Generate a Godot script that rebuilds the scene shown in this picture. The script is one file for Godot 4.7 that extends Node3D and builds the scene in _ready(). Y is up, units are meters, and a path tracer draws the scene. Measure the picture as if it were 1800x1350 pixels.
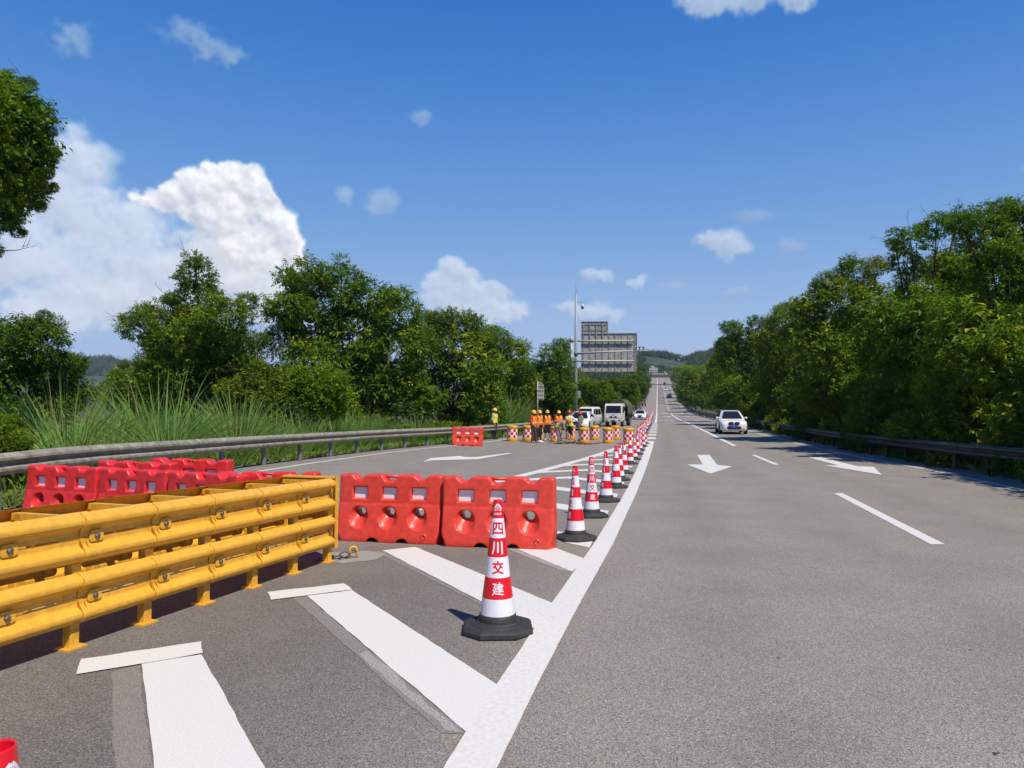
extends Node3D

# A road works site: a gore with cones and barriers beside a highway that dips and rises again.
# x is to the right of the camera, s = -z is the distance ahead, y is up; the camera stands over x = 0, s = 0.

const CH := 1.46
const PROFILE := [[-60.0, 4.2], [-20.0, 1.35], [0.0, 0.0], [30.0, -1.9], [55.0, -3.0], [79.0, -4.05], [103.0, -5.2], [161.0, -7.5], [210.0, -8.3], [298.0, -7.7], [420.0, -4.8], [506.0, -1.9], [700.0, 5.0], [1200.0, 20.0]]
const LEFT_EDGE := [[-60.0, 9.3], [8.0, 9.3], [11.0, 9.3], [13.0, 9.45], [16.0, 9.95], [24.0, 10.2], [28.0, 10.1], [33.0, 9.2], [40.0, 8.6], [60.0, 6.9], [80.0, 5.5], [105.0, 4.6], [150.0, 4.2], [700.0, 4.2]]
const RIGHT_EDGE := 9.3

var rng := RandomNumberGenerator.new()
var M := {}
var taken := {}
var noise := FastNoiseLite.new()


# ---------------------------------------------------------------- the lie of the land
func hermite(k: Array, s: float) -> float:
	s = clampf(s, k[0][0], k[-1][0] - 0.0001)
	var i := 0
	while k[i + 1][0] <= s:
		i += 1
	var a := maxi(i - 1, 0)
	var b := mini(i + 2, k.size() - 1)
	var h: float = k[i + 1][0] - k[i][0]
	var t: float = (s - k[i][0]) / h
	var m0: float = (k[i + 1][1] - k[a][1]) / (k[i + 1][0] - k[a][0])
	var m1: float = (k[b][1] - k[i][1]) / (k[b][0] - k[i][0])
	var t2 := t * t
	var t3 := t2 * t
	return (2 * t3 - 3 * t2 + 1) * k[i][1] + (t3 - 2 * t2 + t) * h * m0 + (3 * t2 - 2 * t3) * k[i + 1][1] + (t3 - t2) * h * m1


func line_at(k: Array, s: float) -> float:
	s = clampf(s, k[0][0], k[-1][0] - 0.0001)
	var i := 0
	while k[i + 1][0] <= s:
		i += 1
	var t: float = (s - k[i][0]) / (k[i + 1][0] - k[i][0])
	return lerpf(k[i][1], k[i + 1][1], t)


func bold(s: float) -> float:
	return 0.2135 * s - 0.5


func left_edge(s: float) -> float:
	var sum := 0.0
	for o in [-3.0, -1.0, 1.0, 3.0]:
		sum += line_at(LEFT_EDGE, s + o)
	return sum / 4.0


func height(x: float, s: float) -> float:
	var d := bold(s) - x
	return hermite(PROFILE, s) + 0.045 * clampf(d - 4.2, 0.0, 9.0) * (1.0 - smoothstep(35.0, 65.0, s)) * smoothstep(9.0, 14.0, s)


func at(x: float, s: float, h := 0.0) -> Vector3:
	return Vector3(x, height(x, s) + h, -s)


func beside(d: float, s: float, h := 0.0) -> Vector3:
	return at(bold(s) - d, s, h)


func wild(x: float, s: float) -> float:
	# the land away from the road
	var n := noise.get_noise_2d(x * 2.0, s * 2.0) * 0.5
	return -5.5 + n - 3.0 * smoothstep(60.0, 400.0, absf(x)) - 1.5 * smoothstep(100.0, 200.0, s) * (1.0 - smoothstep(300.0, 420.0, s))


func land(x: float, s: float) -> float:
	var d := bold(s) - x
	var e := left_edge(s)
	var over := maxf(d - e - 0.5, -(d + RIGHT_EDGE + 0.5))
	var base := height(x if over < 0.0 else (bold(s) - e - 0.5 if d > 0 else bold(s) + RIGHT_EDGE + 0.5), s) - 0.07 - 0.6 * smoothstep(-0.05, -1.5, over)
	if over < 0.0:
		return base
	var bank := base - 0.22 * minf(over, 7.0) + 0.12 * noise.get_noise_2d(x * 14.0, s * 14.0)
	return lerpf(bank, wild(x, s), smoothstep(5.0, 45.0, over))


func on_road(x: float, s: float, yaw_deg := 0.0, lift := 0.0) -> Transform3D:
	var p := at(x, s)
	var gx := (at(x + 0.4, s) - at(x - 0.4, s)).normalized()
	var gz := (at(x, s - 0.4) - at(x, s + 0.4)).normalized()
	var up := gz.cross(gx).normalized()
	gz = gx.cross(up).normalized()
	return Transform3D(Basis(gx, up, gz) * Basis(Vector3.UP, deg_to_rad(yaw_deg)), p + up * lift)


# ---------------------------------------------------------------- naming and adding
func numbered(called: String) -> String:
	if not taken.has(called):
		taken[called] = 0
		return called
	taken[called] += 1
	return "%s_%03d" % [called, taken[called]]


func tag(o: Node, label: String, category: String, group := "") -> void:
	o.set_meta("label", label)
	o.set_meta("category", category)
	if group != "":
		o.set_meta("group", group)


func thing(called: String, label: String, category: String, where := Transform3D(), group := "") -> Node3D:
	var o := Node3D.new()
	o.name = numbered(called)
	add_child(o)
	o.transform = where
	tag(o, label, category, group)
	return o


func part(called: String, mesh: Mesh, mat: Material, parent: Node, where := Transform3D()) -> MeshInstance3D:
	var o := MeshInstance3D.new()
	o.mesh = mesh
	o.material_override = mat
	o.name = called
	o.transform = where
	parent.add_child(o, true)
	return o


func setting(called: String, mesh: Mesh, mat: Material) -> MeshInstance3D:
	var o := MeshInstance3D.new()
	o.mesh = mesh
	o.material_override = mat
	o.name = numbered(called)
	add_child(o)
	o.set_meta("kind", "structure")
	return o


func again(o: Node3D, where: Transform3D, label: String, group := "") -> Node3D:
	var c: Node3D = o.duplicate()
	var base := String(o.name).rstrip("0123456789")
	c.name = numbered(base.trim_suffix("_"))
	add_child(c)
	c.transform = where
	c.set_meta("label", label)
	if group != "":
		c.set_meta("group", group)
	elif c.has_meta("group"):
		c.remove_meta("group")
	return c


func mat(called: String, c: Color, rough := 0.6, metal := 0.0) -> StandardMaterial3D:
	# c is the real-world (linear) base colour
	var m := StandardMaterial3D.new()
	m.resource_name = called
	m.albedo_color = c.linear_to_srgb()
	m.roughness = rough
	m.metallic = metal
	M[called] = m
	return m


func noise_tex(size: int, freq: float, lo: float, hi: float, s: int, kind := FastNoiseLite.TYPE_SIMPLEX_SMOOTH, octaves := 4) -> ImageTexture:
	# grey noise between lo and hi (sRGB values) that repeats without a seam
	var n := FastNoiseLite.new()
	n.seed = s
	n.noise_type = kind
	n.frequency = freq
	n.fractal_octaves = octaves
	var im := n.get_seamless_image(size, size)
	im.convert(Image.FORMAT_L8)
	var data := im.get_data()
	var table := PackedByteArray()
	for i in 256:
		table.append(int(clampf(lerpf(lo, hi, i / 255.0), 0.0, 1.0) * 255.0))
	for i in data.size():
		data[i] = table[data[i]]
	im = Image.create_from_data(size, size, false, Image.FORMAT_L8, data)
	im.convert(Image.FORMAT_RGB8)
	return ImageTexture.create_from_image(im)


func worn(m: StandardMaterial3D, tex: Texture2D, scale: float) -> StandardMaterial3D:
	m.albedo_texture = tex
	m.uv1_triplanar = true
	m.uv1_scale = Vector3.ONE * scale
	return m


# ---------------------------------------------------------------- mesh building
class Shape:
	var st := SurfaceTool.new()
	var xf := Transform3D()
	var col := Color.WHITE

	func _init(smooth := false) -> void:
		st.begin(Mesh.PRIMITIVE_TRIANGLES)
		st.set_smooth_group(0 if smooth else -1)

	func smooth(on: bool) -> void:
		st.set_smooth_group(0 if on else -1)

	func tri(a: Vector3, b: Vector3, c: Vector3) -> void:   # counter-clockwise from outside
		for v in [a, c, b]:
			st.set_color(col)
			st.add_vertex(xf * v)

	func quad(a: Vector3, b: Vector3, c: Vector3, d: Vector3) -> void:
		tri(a, b, c)
		tri(a, c, d)

	func box(c: Vector3, size: Vector3, turn := Basis(), chamfer := 0.0) -> void:
		var h := size / 2.0
		if chamfer > 0.0:
			# a box with its four long upright edges and its top cut
			var r := PackedVector2Array()
			var k := minf(chamfer, minf(h.x, h.z) * 0.9)
			for p in [[h.x - k, -h.z], [h.x, -h.z + k], [h.x, h.z - k], [h.x - k, h.z], [-h.x + k, h.z], [-h.x, h.z - k], [-h.x, -h.z + k], [-h.x + k, -h.z]]:
				r.append(Vector2(p[0], p[1]))
			var rings := []
			for lv in [[-h.y, 1.0], [h.y - k, 1.0], [h.y, 0.0]]:
				var ring := PackedVector3Array()
				for i in range(7, -1, -1):
					var q := r[i]
					var inset := (1.0 - float(lv[1])) * k
					ring.append(c + turn * Vector3(q.x - signf(q.x) * inset, lv[0], q.y - signf(q.y) * inset))
				rings.append(ring)
			loft(rings, true, true)
			return
		var v := []
		for i in 8:
			v.append(c + turn * Vector3(h.x if i & 1 else -h.x, h.y if i & 2 else -h.y, h.z if i & 4 else -h.z))
		quad(v[0], v[2], v[3], v[1])
		quad(v[4], v[5], v[7], v[6])
		quad(v[0], v[1], v[5], v[4])
		quad(v[2], v[6], v[7], v[3])
		quad(v[0], v[4], v[6], v[2])
		quad(v[1], v[3], v[7], v[5])

	func loft(rings: Array, cap0 := true, cap1 := true, closed := true) -> void:
		# rings counter-clockwise round the way they go
		for i in rings.size() - 1:
			var a: PackedVector3Array = rings[i]
			var b: PackedVector3Array = rings[i + 1]
			var n := a.size()
			for j in (n if closed else n - 1):
				var k := (j + 1) % n
				quad(a[j], a[k], b[k], b[j])
		if cap0:
			var r: PackedVector3Array = rings[0]
			for j in range(1, r.size() - 1):
				tri(r[0], r[j + 1], r[j])
		if cap1:
			var r: PackedVector3Array = rings[-1]
			for j in range(1, r.size() - 1):
				tri(r[0], r[j], r[j + 1])

	func tube(pts: Array, rads: Array, n := 8, caps := true) -> void:
		var rings := []
		var side := Vector3.ZERO
		for i in pts.size():
			var dir: Vector3 = (pts[mini(i + 1, pts.size() - 1)] - pts[maxi(i - 1, 0)]).normalized()
			if side == Vector3.ZERO:
				side = dir.cross(Vector3.RIGHT if absf(dir.x) < 0.8 else Vector3.UP).normalized()
			side = (side - dir * side.dot(dir)).normalized()
			var other := dir.cross(side)
			var ring := PackedVector3Array()
			var r: float = rads[mini(i, rads.size() - 1)]
			for j in n:
				var a := TAU * j / n
				ring.append(pts[i] + (side * cos(a) + other * sin(a)) * r)
			rings.append(ring)
		loft(rings, caps, caps)

	func lathe(profile: Array, n := 24, caps := true) -> void:
		# profile of [radius, y] going up
		var rings := []
		for p in profile:
			var ring := PackedVector3Array()
			for j in n:
				var a := -TAU * j / n
				ring.append(Vector3(cos(a) * p[0], p[1], sin(a) * p[0]))
			rings.append(ring)
		loft(rings, caps, caps)

	func prism(poly: PackedVector2Array, z0: float, z1: float) -> void:
		# poly counter-clockwise in x, y; need not be convex
		var area := 0.0
		for j in poly.size():
			area += poly[j].cross(poly[(j + 1) % poly.size()])
		if area < 0.0:
			poly.reverse()
		var n := poly.size()
		for j in n:
			var a := poly[j]
			var b := poly[(j + 1) % n]
			quad(Vector3(a.x, a.y, z0), Vector3(b.x, b.y, z0), Vector3(b.x, b.y, z1), Vector3(a.x, a.y, z1))
		var t := Geometry2D.triangulate_polygon(poly)
		for i in range(0, t.size(), 3):
			var a := poly[t[i]]
			var b := poly[t[i + 1]]
			var c := poly[t[i + 2]]
			if (b - a).cross(c - a) < 0.0:
				var k := b
				b = c
				c = k
			tri(Vector3(a.x, a.y, z1), Vector3(b.x, b.y, z1), Vector3(c.x, c.y, z1))
			tri(Vector3(a.x, a.y, z0), Vector3(c.x, c.y, z0), Vector3(b.x, b.y, z0))

	func done() -> ArrayMesh:
		st.generate_normals()
		st.index()
		return st.commit()


# surface nets over a field (negative inside); gives a smooth mesh; paint(position) colours it
func nets(f: PackedFloat32Array, nx: int, ny: int, nz: int, origin: Vector3, cell: float, st: SurfaceTool, paint, keep = null) -> void:
	var sy := nx
	var sz := nx * ny
	var off := [0, 1, sy, sy + 1, sz, sz + 1, sz + sy, sz + sy + 1]
	var which := {}
	var verts := PackedVector3Array()
	var far := cell * 2.5
	for z in nz - 1:
		for y in ny - 1:
			var row := z * sz + y * sy
			for x in nx - 1:
				var i := row + x
				var v0 := f[i]
				if v0 > far or v0 < -far:
					continue
				var mask := 0
				for c in 8:
					if f[i + off[c]] < 0.0:
						mask |= 1 << c
				if mask == 0 or mask == 255:
					continue
				var sum := Vector3.ZERO
				var n := 0
				for e in [[0, 1], [2, 3], [4, 5], [6, 7], [0, 2], [1, 3], [4, 6], [5, 7], [0, 4], [1, 5], [2, 6], [3, 7]]:
					var a: float = f[i + off[e[0]]]
					var b: float = f[i + off[e[1]]]
					if (a < 0.0) != (b < 0.0):
						var t := a / (a - b)
						var p := Vector3(e[0] & 1, (e[0] >> 1) & 1, e[0] >> 2)
						var q := Vector3(e[1] & 1, (e[1] >> 1) & 1, e[1] >> 2)
						sum += p.lerp(q, t)
						n += 1
				which[i] = verts.size()
				verts.append(origin + (Vector3(x, y, z) + sum / n) * cell)
	st.set_smooth_group(0)
	for i in which:
		var x: int = i % nx
		var y: int = (i / nx) % ny
		var z: int = i / sz
		var inside := f[i] < 0.0
		for axis in 3:
			var step: int = [1, sy, sz][axis]
			if (f[i + step] < 0.0) == inside:
				continue
			var u: int = [sy, sz, 1][axis]
			var w: int = [sz, 1, sy][axis]
			if not (which.has(i - u) and which.has(i - w) and which.has(i - u - w)):
				continue
			var q := [verts[which[i]], verts[which[i - u]], verts[which[i - u - w]], verts[which[i - w]]]
			if keep != null:
				if not keep.call((q[0] + q[2]) * 0.5):
					continue
			var order := [0, 1, 2, 0, 2, 3] if inside else [0, 2, 1, 0, 3, 2]
			# clockwise faces: the quad (i, i-u, i-u-w, i-w) turns about +axis
			for k in ([order[0], order[2], order[1], order[3], order[5], order[4]]):
				st.set_color(paint.call(q[k]))
				st.add_vertex(q[k])


# ---------------------------------------------------------------- sky
const CLOUDS := {
	"soft_mass": [1.1, 0.5, 0.885, 0.74, [[-32.35, 14.60, 2.39, 2.22], [-33.69, 12.13, 3.31, 2.78], [-30.26, 10.80, 4.28, 2.56], [-33.02, 9.13, 3.02, 1.60], [-34.99, 7.78, 3.85, 2.74], [-28.44, 7.93, 5.54, 2.52], [-23.43, 7.41, 5.63, 2.41], [-30.96, 5.71, 5.27, 2.05], [-19.71, 8.48, 2.54, 1.80], [-27.0, 5.0, 6.0, 1.6], [-20.0, 5.6, 4.0, 1.5], [-34.0, 4.2, 4.0, 1.8]]],
	"cumulus": [0.42, 0.34, 0.895, 0.97, [[-24.62, 13.83, 1.66, 1.65], [-22.42, 14.47, 2.37, 1.59], [-20.64, 13.80, 1.76, 1.88], [-23.23, 12.52, 3.02, 2.11], [-18.86, 11.59, 1.54, 1.90], [-20.35, 10.19, 2.77, 2.15], [-18.09, 10.33, 1.12, 1.63], [-26.57, 12.93, 1.26, 1.11], [-27.9, 12.9, 1.1, 0.75], [-23.99, 15.5, 0.5, 0.6], [-19.4, 13.2, 0.9, 1.0], [-17.7, 9.3, 0.9, 1.1], [-18.3, 11.2, 0.8, 0.9], [-21.6, 15.2, 0.8, 0.7]]],
	"foot": [1.1, 0.4, 0.88, 0.88, [[-23.03, 9.60, 4.04, 2.00], [-19.0, 8.8, 2.6, 1.9], [-21.0, 7.2, 3.5, 1.8]]],
	"head": [0.85, 0.42, 0.87, 0.62, [[-5.00, 8.50, 1.33, 1.24], [-3.81, 8.05, 1.33, 1.05], [-6.18, 7.55, 1.65, 1.04], [-2.39, 6.88, 2.38, 0.95], [-4.29, 6.64, 3.80, 1.33], [0.00, 5.71, 1.43, 0.76], [-2.62, 5.47, 3.81, 1.19]]],
	"small": [1.0, 0.75, 0.86, 0.52, [[5.00, 5.69, 1.66, 0.67], [6.65, 5.44, 1.88, 0.85], [8.53, 4.95, 0.84, 0.71], [7.13, 8.09, 1.50, 0.57], [10.39, 7.79, 0.74, 0.42]]],
	"right": [1.0, 0.55, 0.85, 0.60, [[16.26, 10.65, 1.50, 0.83], [17.79, 10.34, 1.30, 1.09], [18.43, 9.95, 0.77, 0.63]]],
	"right_faint": [1.2, 0.6, 0.75, 0.3, [[19.29, 12.33, 1.70, 0.6], [22.21, 10.06, 1.1, 0.5], [13.13, 7.26, 1.3, 0.5], [18.22, 6.55, 1.1, 0.45]]],
	"mid": [1.2, 0.5, 0.80, 0.42, [[-10.62, 13.89, 1.48, 1.03], [-11.54, 13.54, 0.83, 0.56], [-13.59, 14.31, 0.63, 0.84], [-7.69, 20.39, 1.13, 0.47]]],
	"wisp": [1.5, 0.8, 0.80, 0.5, [[-24.62, 24.26, 2.37, 0.87], [-23.43, 23.73, 2.01, 0.88], [-22.21, 23.18, 1.31, 0.71], [-32.69, 22.31, 1.08, 1.04]]],
	"top_right": [1.0, 0.5, 0.84, 0.7, [[16.26, 27.6, 3.08, 1.0], [19.71, 27.5, 2.96, 1.1], [22.62, 26.9, 1.63, 0.7]]],
}


func make_sky() -> PanoramaSkyMaterial:
	var w := 4096
	var h := 2048
	var im := Image.create(w, h, false, Image.FORMAT_RGB8)
	# sRGB colours by elevation in degrees
	var ramp := [[-90.0, Color8(120, 128, 130)], [-0.5, Color8(150, 165, 180)], [0.0, Color8(170, 191, 221)], [3.0, Color8(157, 183, 219)], [7.0, Color8(138, 171, 215)], [12.0, Color8(113, 155, 209)], [18.0, Color8(89, 139, 203)], [24.0, Color8(66, 122, 194)], [30.0, Color8(50, 109, 187)], [50.0, Color8(30, 84, 166)], [90.0, Color8(22, 66, 142)]]
	var rows := []
	for y in h:
		var el := 90.0 - (y + 0.5) / h * 180.0
		var i := 0
		while i < ramp.size() - 2 and ramp[i + 1][0] < el:
			i += 1
		var t: float = clampf((el - ramp[i][0]) / (ramp[i + 1][0] - ramp[i][0]), 0.0, 1.0)
		var c: Color = ramp[i][1].lerp(ramp[i + 1][1], t)
		rows.append(c)
		im.fill_rect(Rect2i(0, y, w, 1), c)
	var n := FastNoiseLite.new()
	n.seed = 5
	n.frequency = 0.34
	n.fractal_octaves = 5
	n.fractal_gain = 0.55
	var puffy := FastNoiseLite.new()
	puffy.seed = 12
	puffy.noise_type = FastNoiseLite.TYPE_CELLULAR
	puffy.cellular_return_type = FastNoiseLite.RETURN_DISTANCE
	puffy.frequency = 0.55
	puffy.fractal_octaves = 3
	puffy.fractal_gain = 0.42
	for key in ["soft_mass", "foot", "cumulus", "head", "small", "right", "right_faint", "mid", "wisp", "top_right"]:
		paint_cloud(im, n, puffy, CLOUDS[key][0], CLOUDS[key][1], CLOUDS[key][2], CLOUDS[key][3], CLOUDS[key][4], 0.0, 0.0)
	# the rest of the sky carries clouds of the same kinds
	for k in [["soft_mass", 75.0, 1.0], ["cumulus", 82.0, -1.0], ["head", 60.0, 2.0], ["small", 110.0, 3.0], ["wisp", 95.0, 6.0], ["cumulus", 160.0, -2.0], ["soft_mass", 150.0, -1.0], ["head", -75.0, 3.0], ["right", -110.0, 4.0], ["cumulus", -110.0, 0.0], ["top_right", -140.0, -4.0], ["mid", -60.0, 12.0], ["wisp", 40.0, 22.0], ["head", 175.0, 4.0], ["small", -150.0, 5.0]]:
		var g = CLOUDS[k[0]]
		paint_cloud(im, n, puffy, g[0], g[1], g[2], g[3], g[4], k[1], k[2])
	var m := PanoramaSkyMaterial.new()
	m.panorama = ImageTexture.create_from_image(im)
	return m


func paint_cloud(im: Image, n: FastNoiseLite, puffy: FastNoiseLite, soft: float, rough: float, bright: float, solid: float, puffs: Array, turn: float, lift: float) -> void:
	var w := im.get_width()
	var h := im.get_height()
	var span := 0.0
	var sharp := lerpf(10.0, 5.0, clampf(soft, 0.0, 1.0))
	var lo := Vector2(1e9, 1e9)
	var hi := Vector2(-1e9, -1e9)
	for p in puffs:
		lo = lo.min(Vector2(p[0] - p[2] * 2.0, p[1] - p[3] * 2.0))
		hi = hi.max(Vector2(p[0] + p[2] * 2.0, p[1] + p[3] * 2.0))
		span += p[3] / puffs.size() / 1.7
	rough *= clampf(span, 0.3, 1.2)
	lo += Vector2(turn, lift)
	hi += Vector2(turn, lift)
	var y0 := clampi(int((90.0 - hi.y) / 180.0 * h), 0, h - 1)
	var y1 := clampi(int((90.0 - maxf(lo.y, 0.2)) / 180.0 * h), 0, h - 1)
	var x0 := floori(lo.x / 360.0 * w)
	var x1 := floori(hi.x / 360.0 * w)
	for y in range(y0, y1):
		var el := 90.0 - (y + 0.5) / h * 180.0
		for xx in range(x0, x1):
			var az := (xx + 0.5) / w * 360.0     # the edge of the picture lies straight ahead (-z)
			# billows: the outline is bent by noise of a few sizes
			var w1 := n.get_noise_2d(az * 0.8, el * 0.9)
			var w2 := n.get_noise_2d(az * 0.8 + 70.0, el * 0.9 + 40.0)
			var w3 := n.get_noise_2d(az * 3.1 + 20.0, el * 3.4)
			var ax := az + (w1 * 1.3 + w3 * 0.28) * rough * 2.0
			var ay := el + (w2 * 1.3 + w3 * 0.30) * rough * 2.0
			var total := 0.0
			var facing := 0.0
			for p in puffs:
				var dx: float = (ax - turn - p[0]) / p[2]
				var dy: float = (ay - lift - p[1]) / p[3]
				var q: float = 1.0 - (dx * dx + dy * dy)
				if q < -1.6:
					continue
				var e := exp(sharp * q)
				total += e
				facing += e * (dx * 0.38 + dy * 0.85)
			if total < 0.00003:
				continue
			var f := log(total) / sharp
			facing = clampf(facing / total, -1.0, 1.0)
			# cauliflower bumps where the cloud is crisp
			var bump := -puffy.get_noise_2d(ax, ay * 1.1)
			var bump2 := -puffy.get_noise_2d(ax + 0.22, ay * 1.1 + 0.38)
			var crisp := clampf(1.25 - soft, 0.0, 1.0)
			f += (w3 * 0.40 + w1 * 0.55) * minf(soft, 0.75) + 0.60 * (bump - 0.25) * crisp
			var alpha := smoothstep(-0.34 * soft - 0.04, 0.14 + 0.80 * soft, f) * solid
			if alpha < 0.004:
				continue
			var a2 := n.get_noise_2d((az + 0.25) * 3.1 + 20.0, (el + 0.4) * 3.4)
			var b2 := n.get_noise_2d((az + 0.5) * 0.8, (el + 0.8) * 0.9)
			var lit := bright + 0.085 * facing + (bump - bump2) * 0.085 * crisp + ((w3 - a2) * 0.05 + (w1 - b2) * 0.12) * clampf(1.35 - soft, 0.25, 1.0) - 0.05 * smoothstep(0.5, 1.3, f) * (1.0 - facing) * 0.6
			lit = clampf(lit, 0.5, 0.965)
			var thin := clampf(1.0 - (lit - 0.5) / 0.45, 0.0, 1.0)
			var c := Color(lit - 0.07 * thin, lit - 0.015 * thin, minf(lit + 0.08 * thin + 0.012, 1.0))
			var x := posmod(xx, w)
			im.set_pixel(x, y, im.get_pixel(x, y).lerp(c, alpha))


# ---------------------------------------------------------------- materials
func make_materials() -> void:
	# asphalt: stones of many greys in dark binder
	var cells := FastNoiseLite.new()
	cells.seed = 21
	cells.noise_type = FastNoiseLite.TYPE_CELLULAR
	cells.cellular_return_type = FastNoiseLite.RETURN_CELL_VALUE
	cells.fractal_type = FastNoiseLite.FRACTAL_NONE
	cells.frequency = 0.30
	var gaps := FastNoiseLite.new()
	gaps.seed = 21
	gaps.noise_type = FastNoiseLite.TYPE_CELLULAR
	gaps.cellular_return_type = FastNoiseLite.RETURN_DISTANCE2_SUB
	gaps.fractal_type = FastNoiseLite.FRACTAL_NONE
	gaps.frequency = 0.30
	var size := 1024
	var a := cells.get_image(size, size, false, false, false)
	var b := gaps.get_image(size, size, false, false, false)
	a.convert(Image.FORMAT_L8)
	b.convert(Image.FORMAT_L8)
	var va := a.get_data()
	var vb := b.get_data()
	var out := PackedByteArray()
	out.resize(size * size * 3)
	rng.seed = 4
	for i in size * size:
		var v := va[i] / 255.0
		var edge := smoothstep(0.02, 0.3, vb[i] / 255.0 + 0.02)
		var g := 0.60 + 0.175 * v
		if v > 0.92:
			g = 0.80 + (v - 0.92) * 1.4
		elif v < 0.13:
			g = 0.45 + v * 0.8
		g = lerpf(g * 0.66, g, edge) + (float((i * 7919) % 101) / 101.0 - 0.5) * 0.03
		var warm := sin(v * 41.0) * 0.5 + 0.5
		out[i * 3] = int(clampf(g * (1.008 + 0.035 * warm), 0.0, 1.0) * 255.0)
		out[i * 3 + 1] = int(clampf(g * (0.985 + 0.015 * warm), 0.0, 1.0) * 255.0)
		out[i * 3 + 2] = int(clampf(g * (0.962 - 0.03 * warm), 0.0, 1.0) * 255.0)
	var stones := ImageTexture.create_from_image(Image.create_from_data(size, size, false, Image.FORMAT_RGB8, out))
	var m := mat("asphalt", Color(1, 1, 1), 0.85)
	m.albedo_color = Color(0.95, 0.95, 0.95)
	m.albedo_texture = stones
	m.uv1_scale = Vector3.ONE / 1.7
	m.vertex_color_use_as_albedo = true
	m.metallic_specular = 0.35
	m.detail_enabled = true
	m.detail_blend_mode = BaseMaterial3D.BLEND_MODE_MUL
	m.detail_uv_layer = BaseMaterial3D.DETAIL_UV_2
	m.detail_albedo = noise_tex(512, 0.012, 0.92, 1.0, 31, FastNoiseLite.TYPE_SIMPLEX_SMOOTH, 5)
	m.uv2_scale = Vector3.ONE / 9.0
	m.heightmap_enabled = true
	m.heightmap_scale = 0.35
	m.heightmap_texture = ImageTexture.create_from_image(b)
	var grime := noise_tex(512, 0.02, 0.86, 1.0, 32)
	var speck := noise_tex(512, 0.05, 0.87, 1.02, 33, FastNoiseLite.TYPE_SIMPLEX_SMOOTH, 5)
	var faint := noise_tex(512, 0.05, 0.92, 1.01, 30, FastNoiseLite.TYPE_SIMPLEX_SMOOTH, 5)
	worn(mat("white_line", Color(0.64, 0.64, 0.615), 0.7), faint, 0.9)
	worn(mat("fresh_tape", Color(0.66, 0.66, 0.625), 0.65), faint, 2.2)
	worn(mat("old_line", Color(0.54, 0.53, 0.505), 0.8), speck, 0.8)
	worn(mat("worn_paint", Color(0.40, 0.39, 0.37), 0.85), noise_tex(512, 0.06, 0.60, 1.1, 45, FastNoiseLite.TYPE_SIMPLEX_SMOOTH, 5), 2.0)
	worn(mat("tape_seam", Color(0.58, 0.58, 0.55), 0.7), speck, 1.5)
	worn(mat("ghost_line", Color(0.70, 0.69, 0.68), 0.85), stones, 1.1)
	worn(mat("crack_seal", Color(0.05, 0.05, 0.05), 0.7), speck, 1.0)
	worn(mat("brown_band", Color(0.15, 0.125, 0.11), 0.85), speck, 0.3)
	worn(mat("soil", Color(0.075, 0.10, 0.03), 0.95), noise_tex(512, 0.02, 0.5, 1.0, 34), 0.12)
	worn(mat("hill_grass", Color(0.05, 0.085, 0.028), 0.95), noise_tex(512, 0.012, 0.45, 1.05, 35, FastNoiseLite.TYPE_SIMPLEX_SMOOTH, 5), 0.006)
	var y := worn(mat("yellow_paint", Color(0.78, 0.415, 0.045), 0.42), noise_tex(512, 0.02, 0.86, 1.02, 36, FastNoiseLite.TYPE_SIMPLEX_SMOOTH, 6), 1.1)
	y.metallic_specular = 0.5
	worn(mat("yellow_shade_steel", Color(0.60, 0.27, 0.02), 0.5), grime, 1.4)
	mat("bolt_steel", Color(0.13, 0.125, 0.12), 0.5, 0.5)
	mat("chain_steel", Color(0.10, 0.095, 0.09), 0.5, 0.7)
	worn(mat("concrete", Color(0.30, 0.285, 0.255), 0.9), speck, 1.8)
	worn(mat("red_plastic", Color(0.72, 0.058, 0.034), 0.38), noise_tex(512, 0.02, 0.85, 1.03, 37, FastNoiseLite.TYPE_SIMPLEX_SMOOTH, 6), 0.9)
	worn(mat("crimson_plastic", Color(0.70, 0.028, 0.030), 0.42), noise_tex(512, 0.02, 0.82, 1.04, 38, FastNoiseLite.TYPE_SIMPLEX_SMOOTH, 6), 0.9)
	mat("reflective_white", Color(0.74, 0.75, 0.80), 0.35)
	worn(mat("black_rubber", Color(0.032, 0.032, 0.033), 0.7), noise_tex(256, 0.03, 0.6, 1.2, 39), 2.5)
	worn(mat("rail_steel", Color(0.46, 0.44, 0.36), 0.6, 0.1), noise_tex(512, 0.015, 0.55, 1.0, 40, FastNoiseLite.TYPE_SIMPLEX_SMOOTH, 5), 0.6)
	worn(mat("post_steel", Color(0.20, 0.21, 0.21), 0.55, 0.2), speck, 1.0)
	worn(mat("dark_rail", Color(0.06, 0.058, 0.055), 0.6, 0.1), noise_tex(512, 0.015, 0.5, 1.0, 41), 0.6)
	worn(mat("rust_rail", Color(0.40, 0.17, 0.05), 0.7), grime, 0.4)
	worn(mat("sign_back", Color(0.42, 0.415, 0.39), 0.55, 0.1), noise_tex(256, 0.012, 0.72, 1.0, 42), 0.35)
	worn(mat("galvanised", Color(0.45, 0.45, 0.43), 0.5, 0.2), grime, 0.5)
	worn(mat("pole_grey", Color(0.34, 0.35, 0.36), 0.5, 0.1), grime, 0.5)
	worn(mat("drum_yellow", Color(0.74, 0.36, 0.015), 0.45), grime, 1.0)
	mat("dark_glass", Color(0.012, 0.014, 0.016), 0.06)
	mat("tyre", Color(0.02, 0.02, 0.02), 0.8)
	mat("rim", Color(0.40, 0.40, 0.41), 0.35, 0.7)
	mat("black_trim", Color(0.015, 0.015, 0.016), 0.4)
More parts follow.
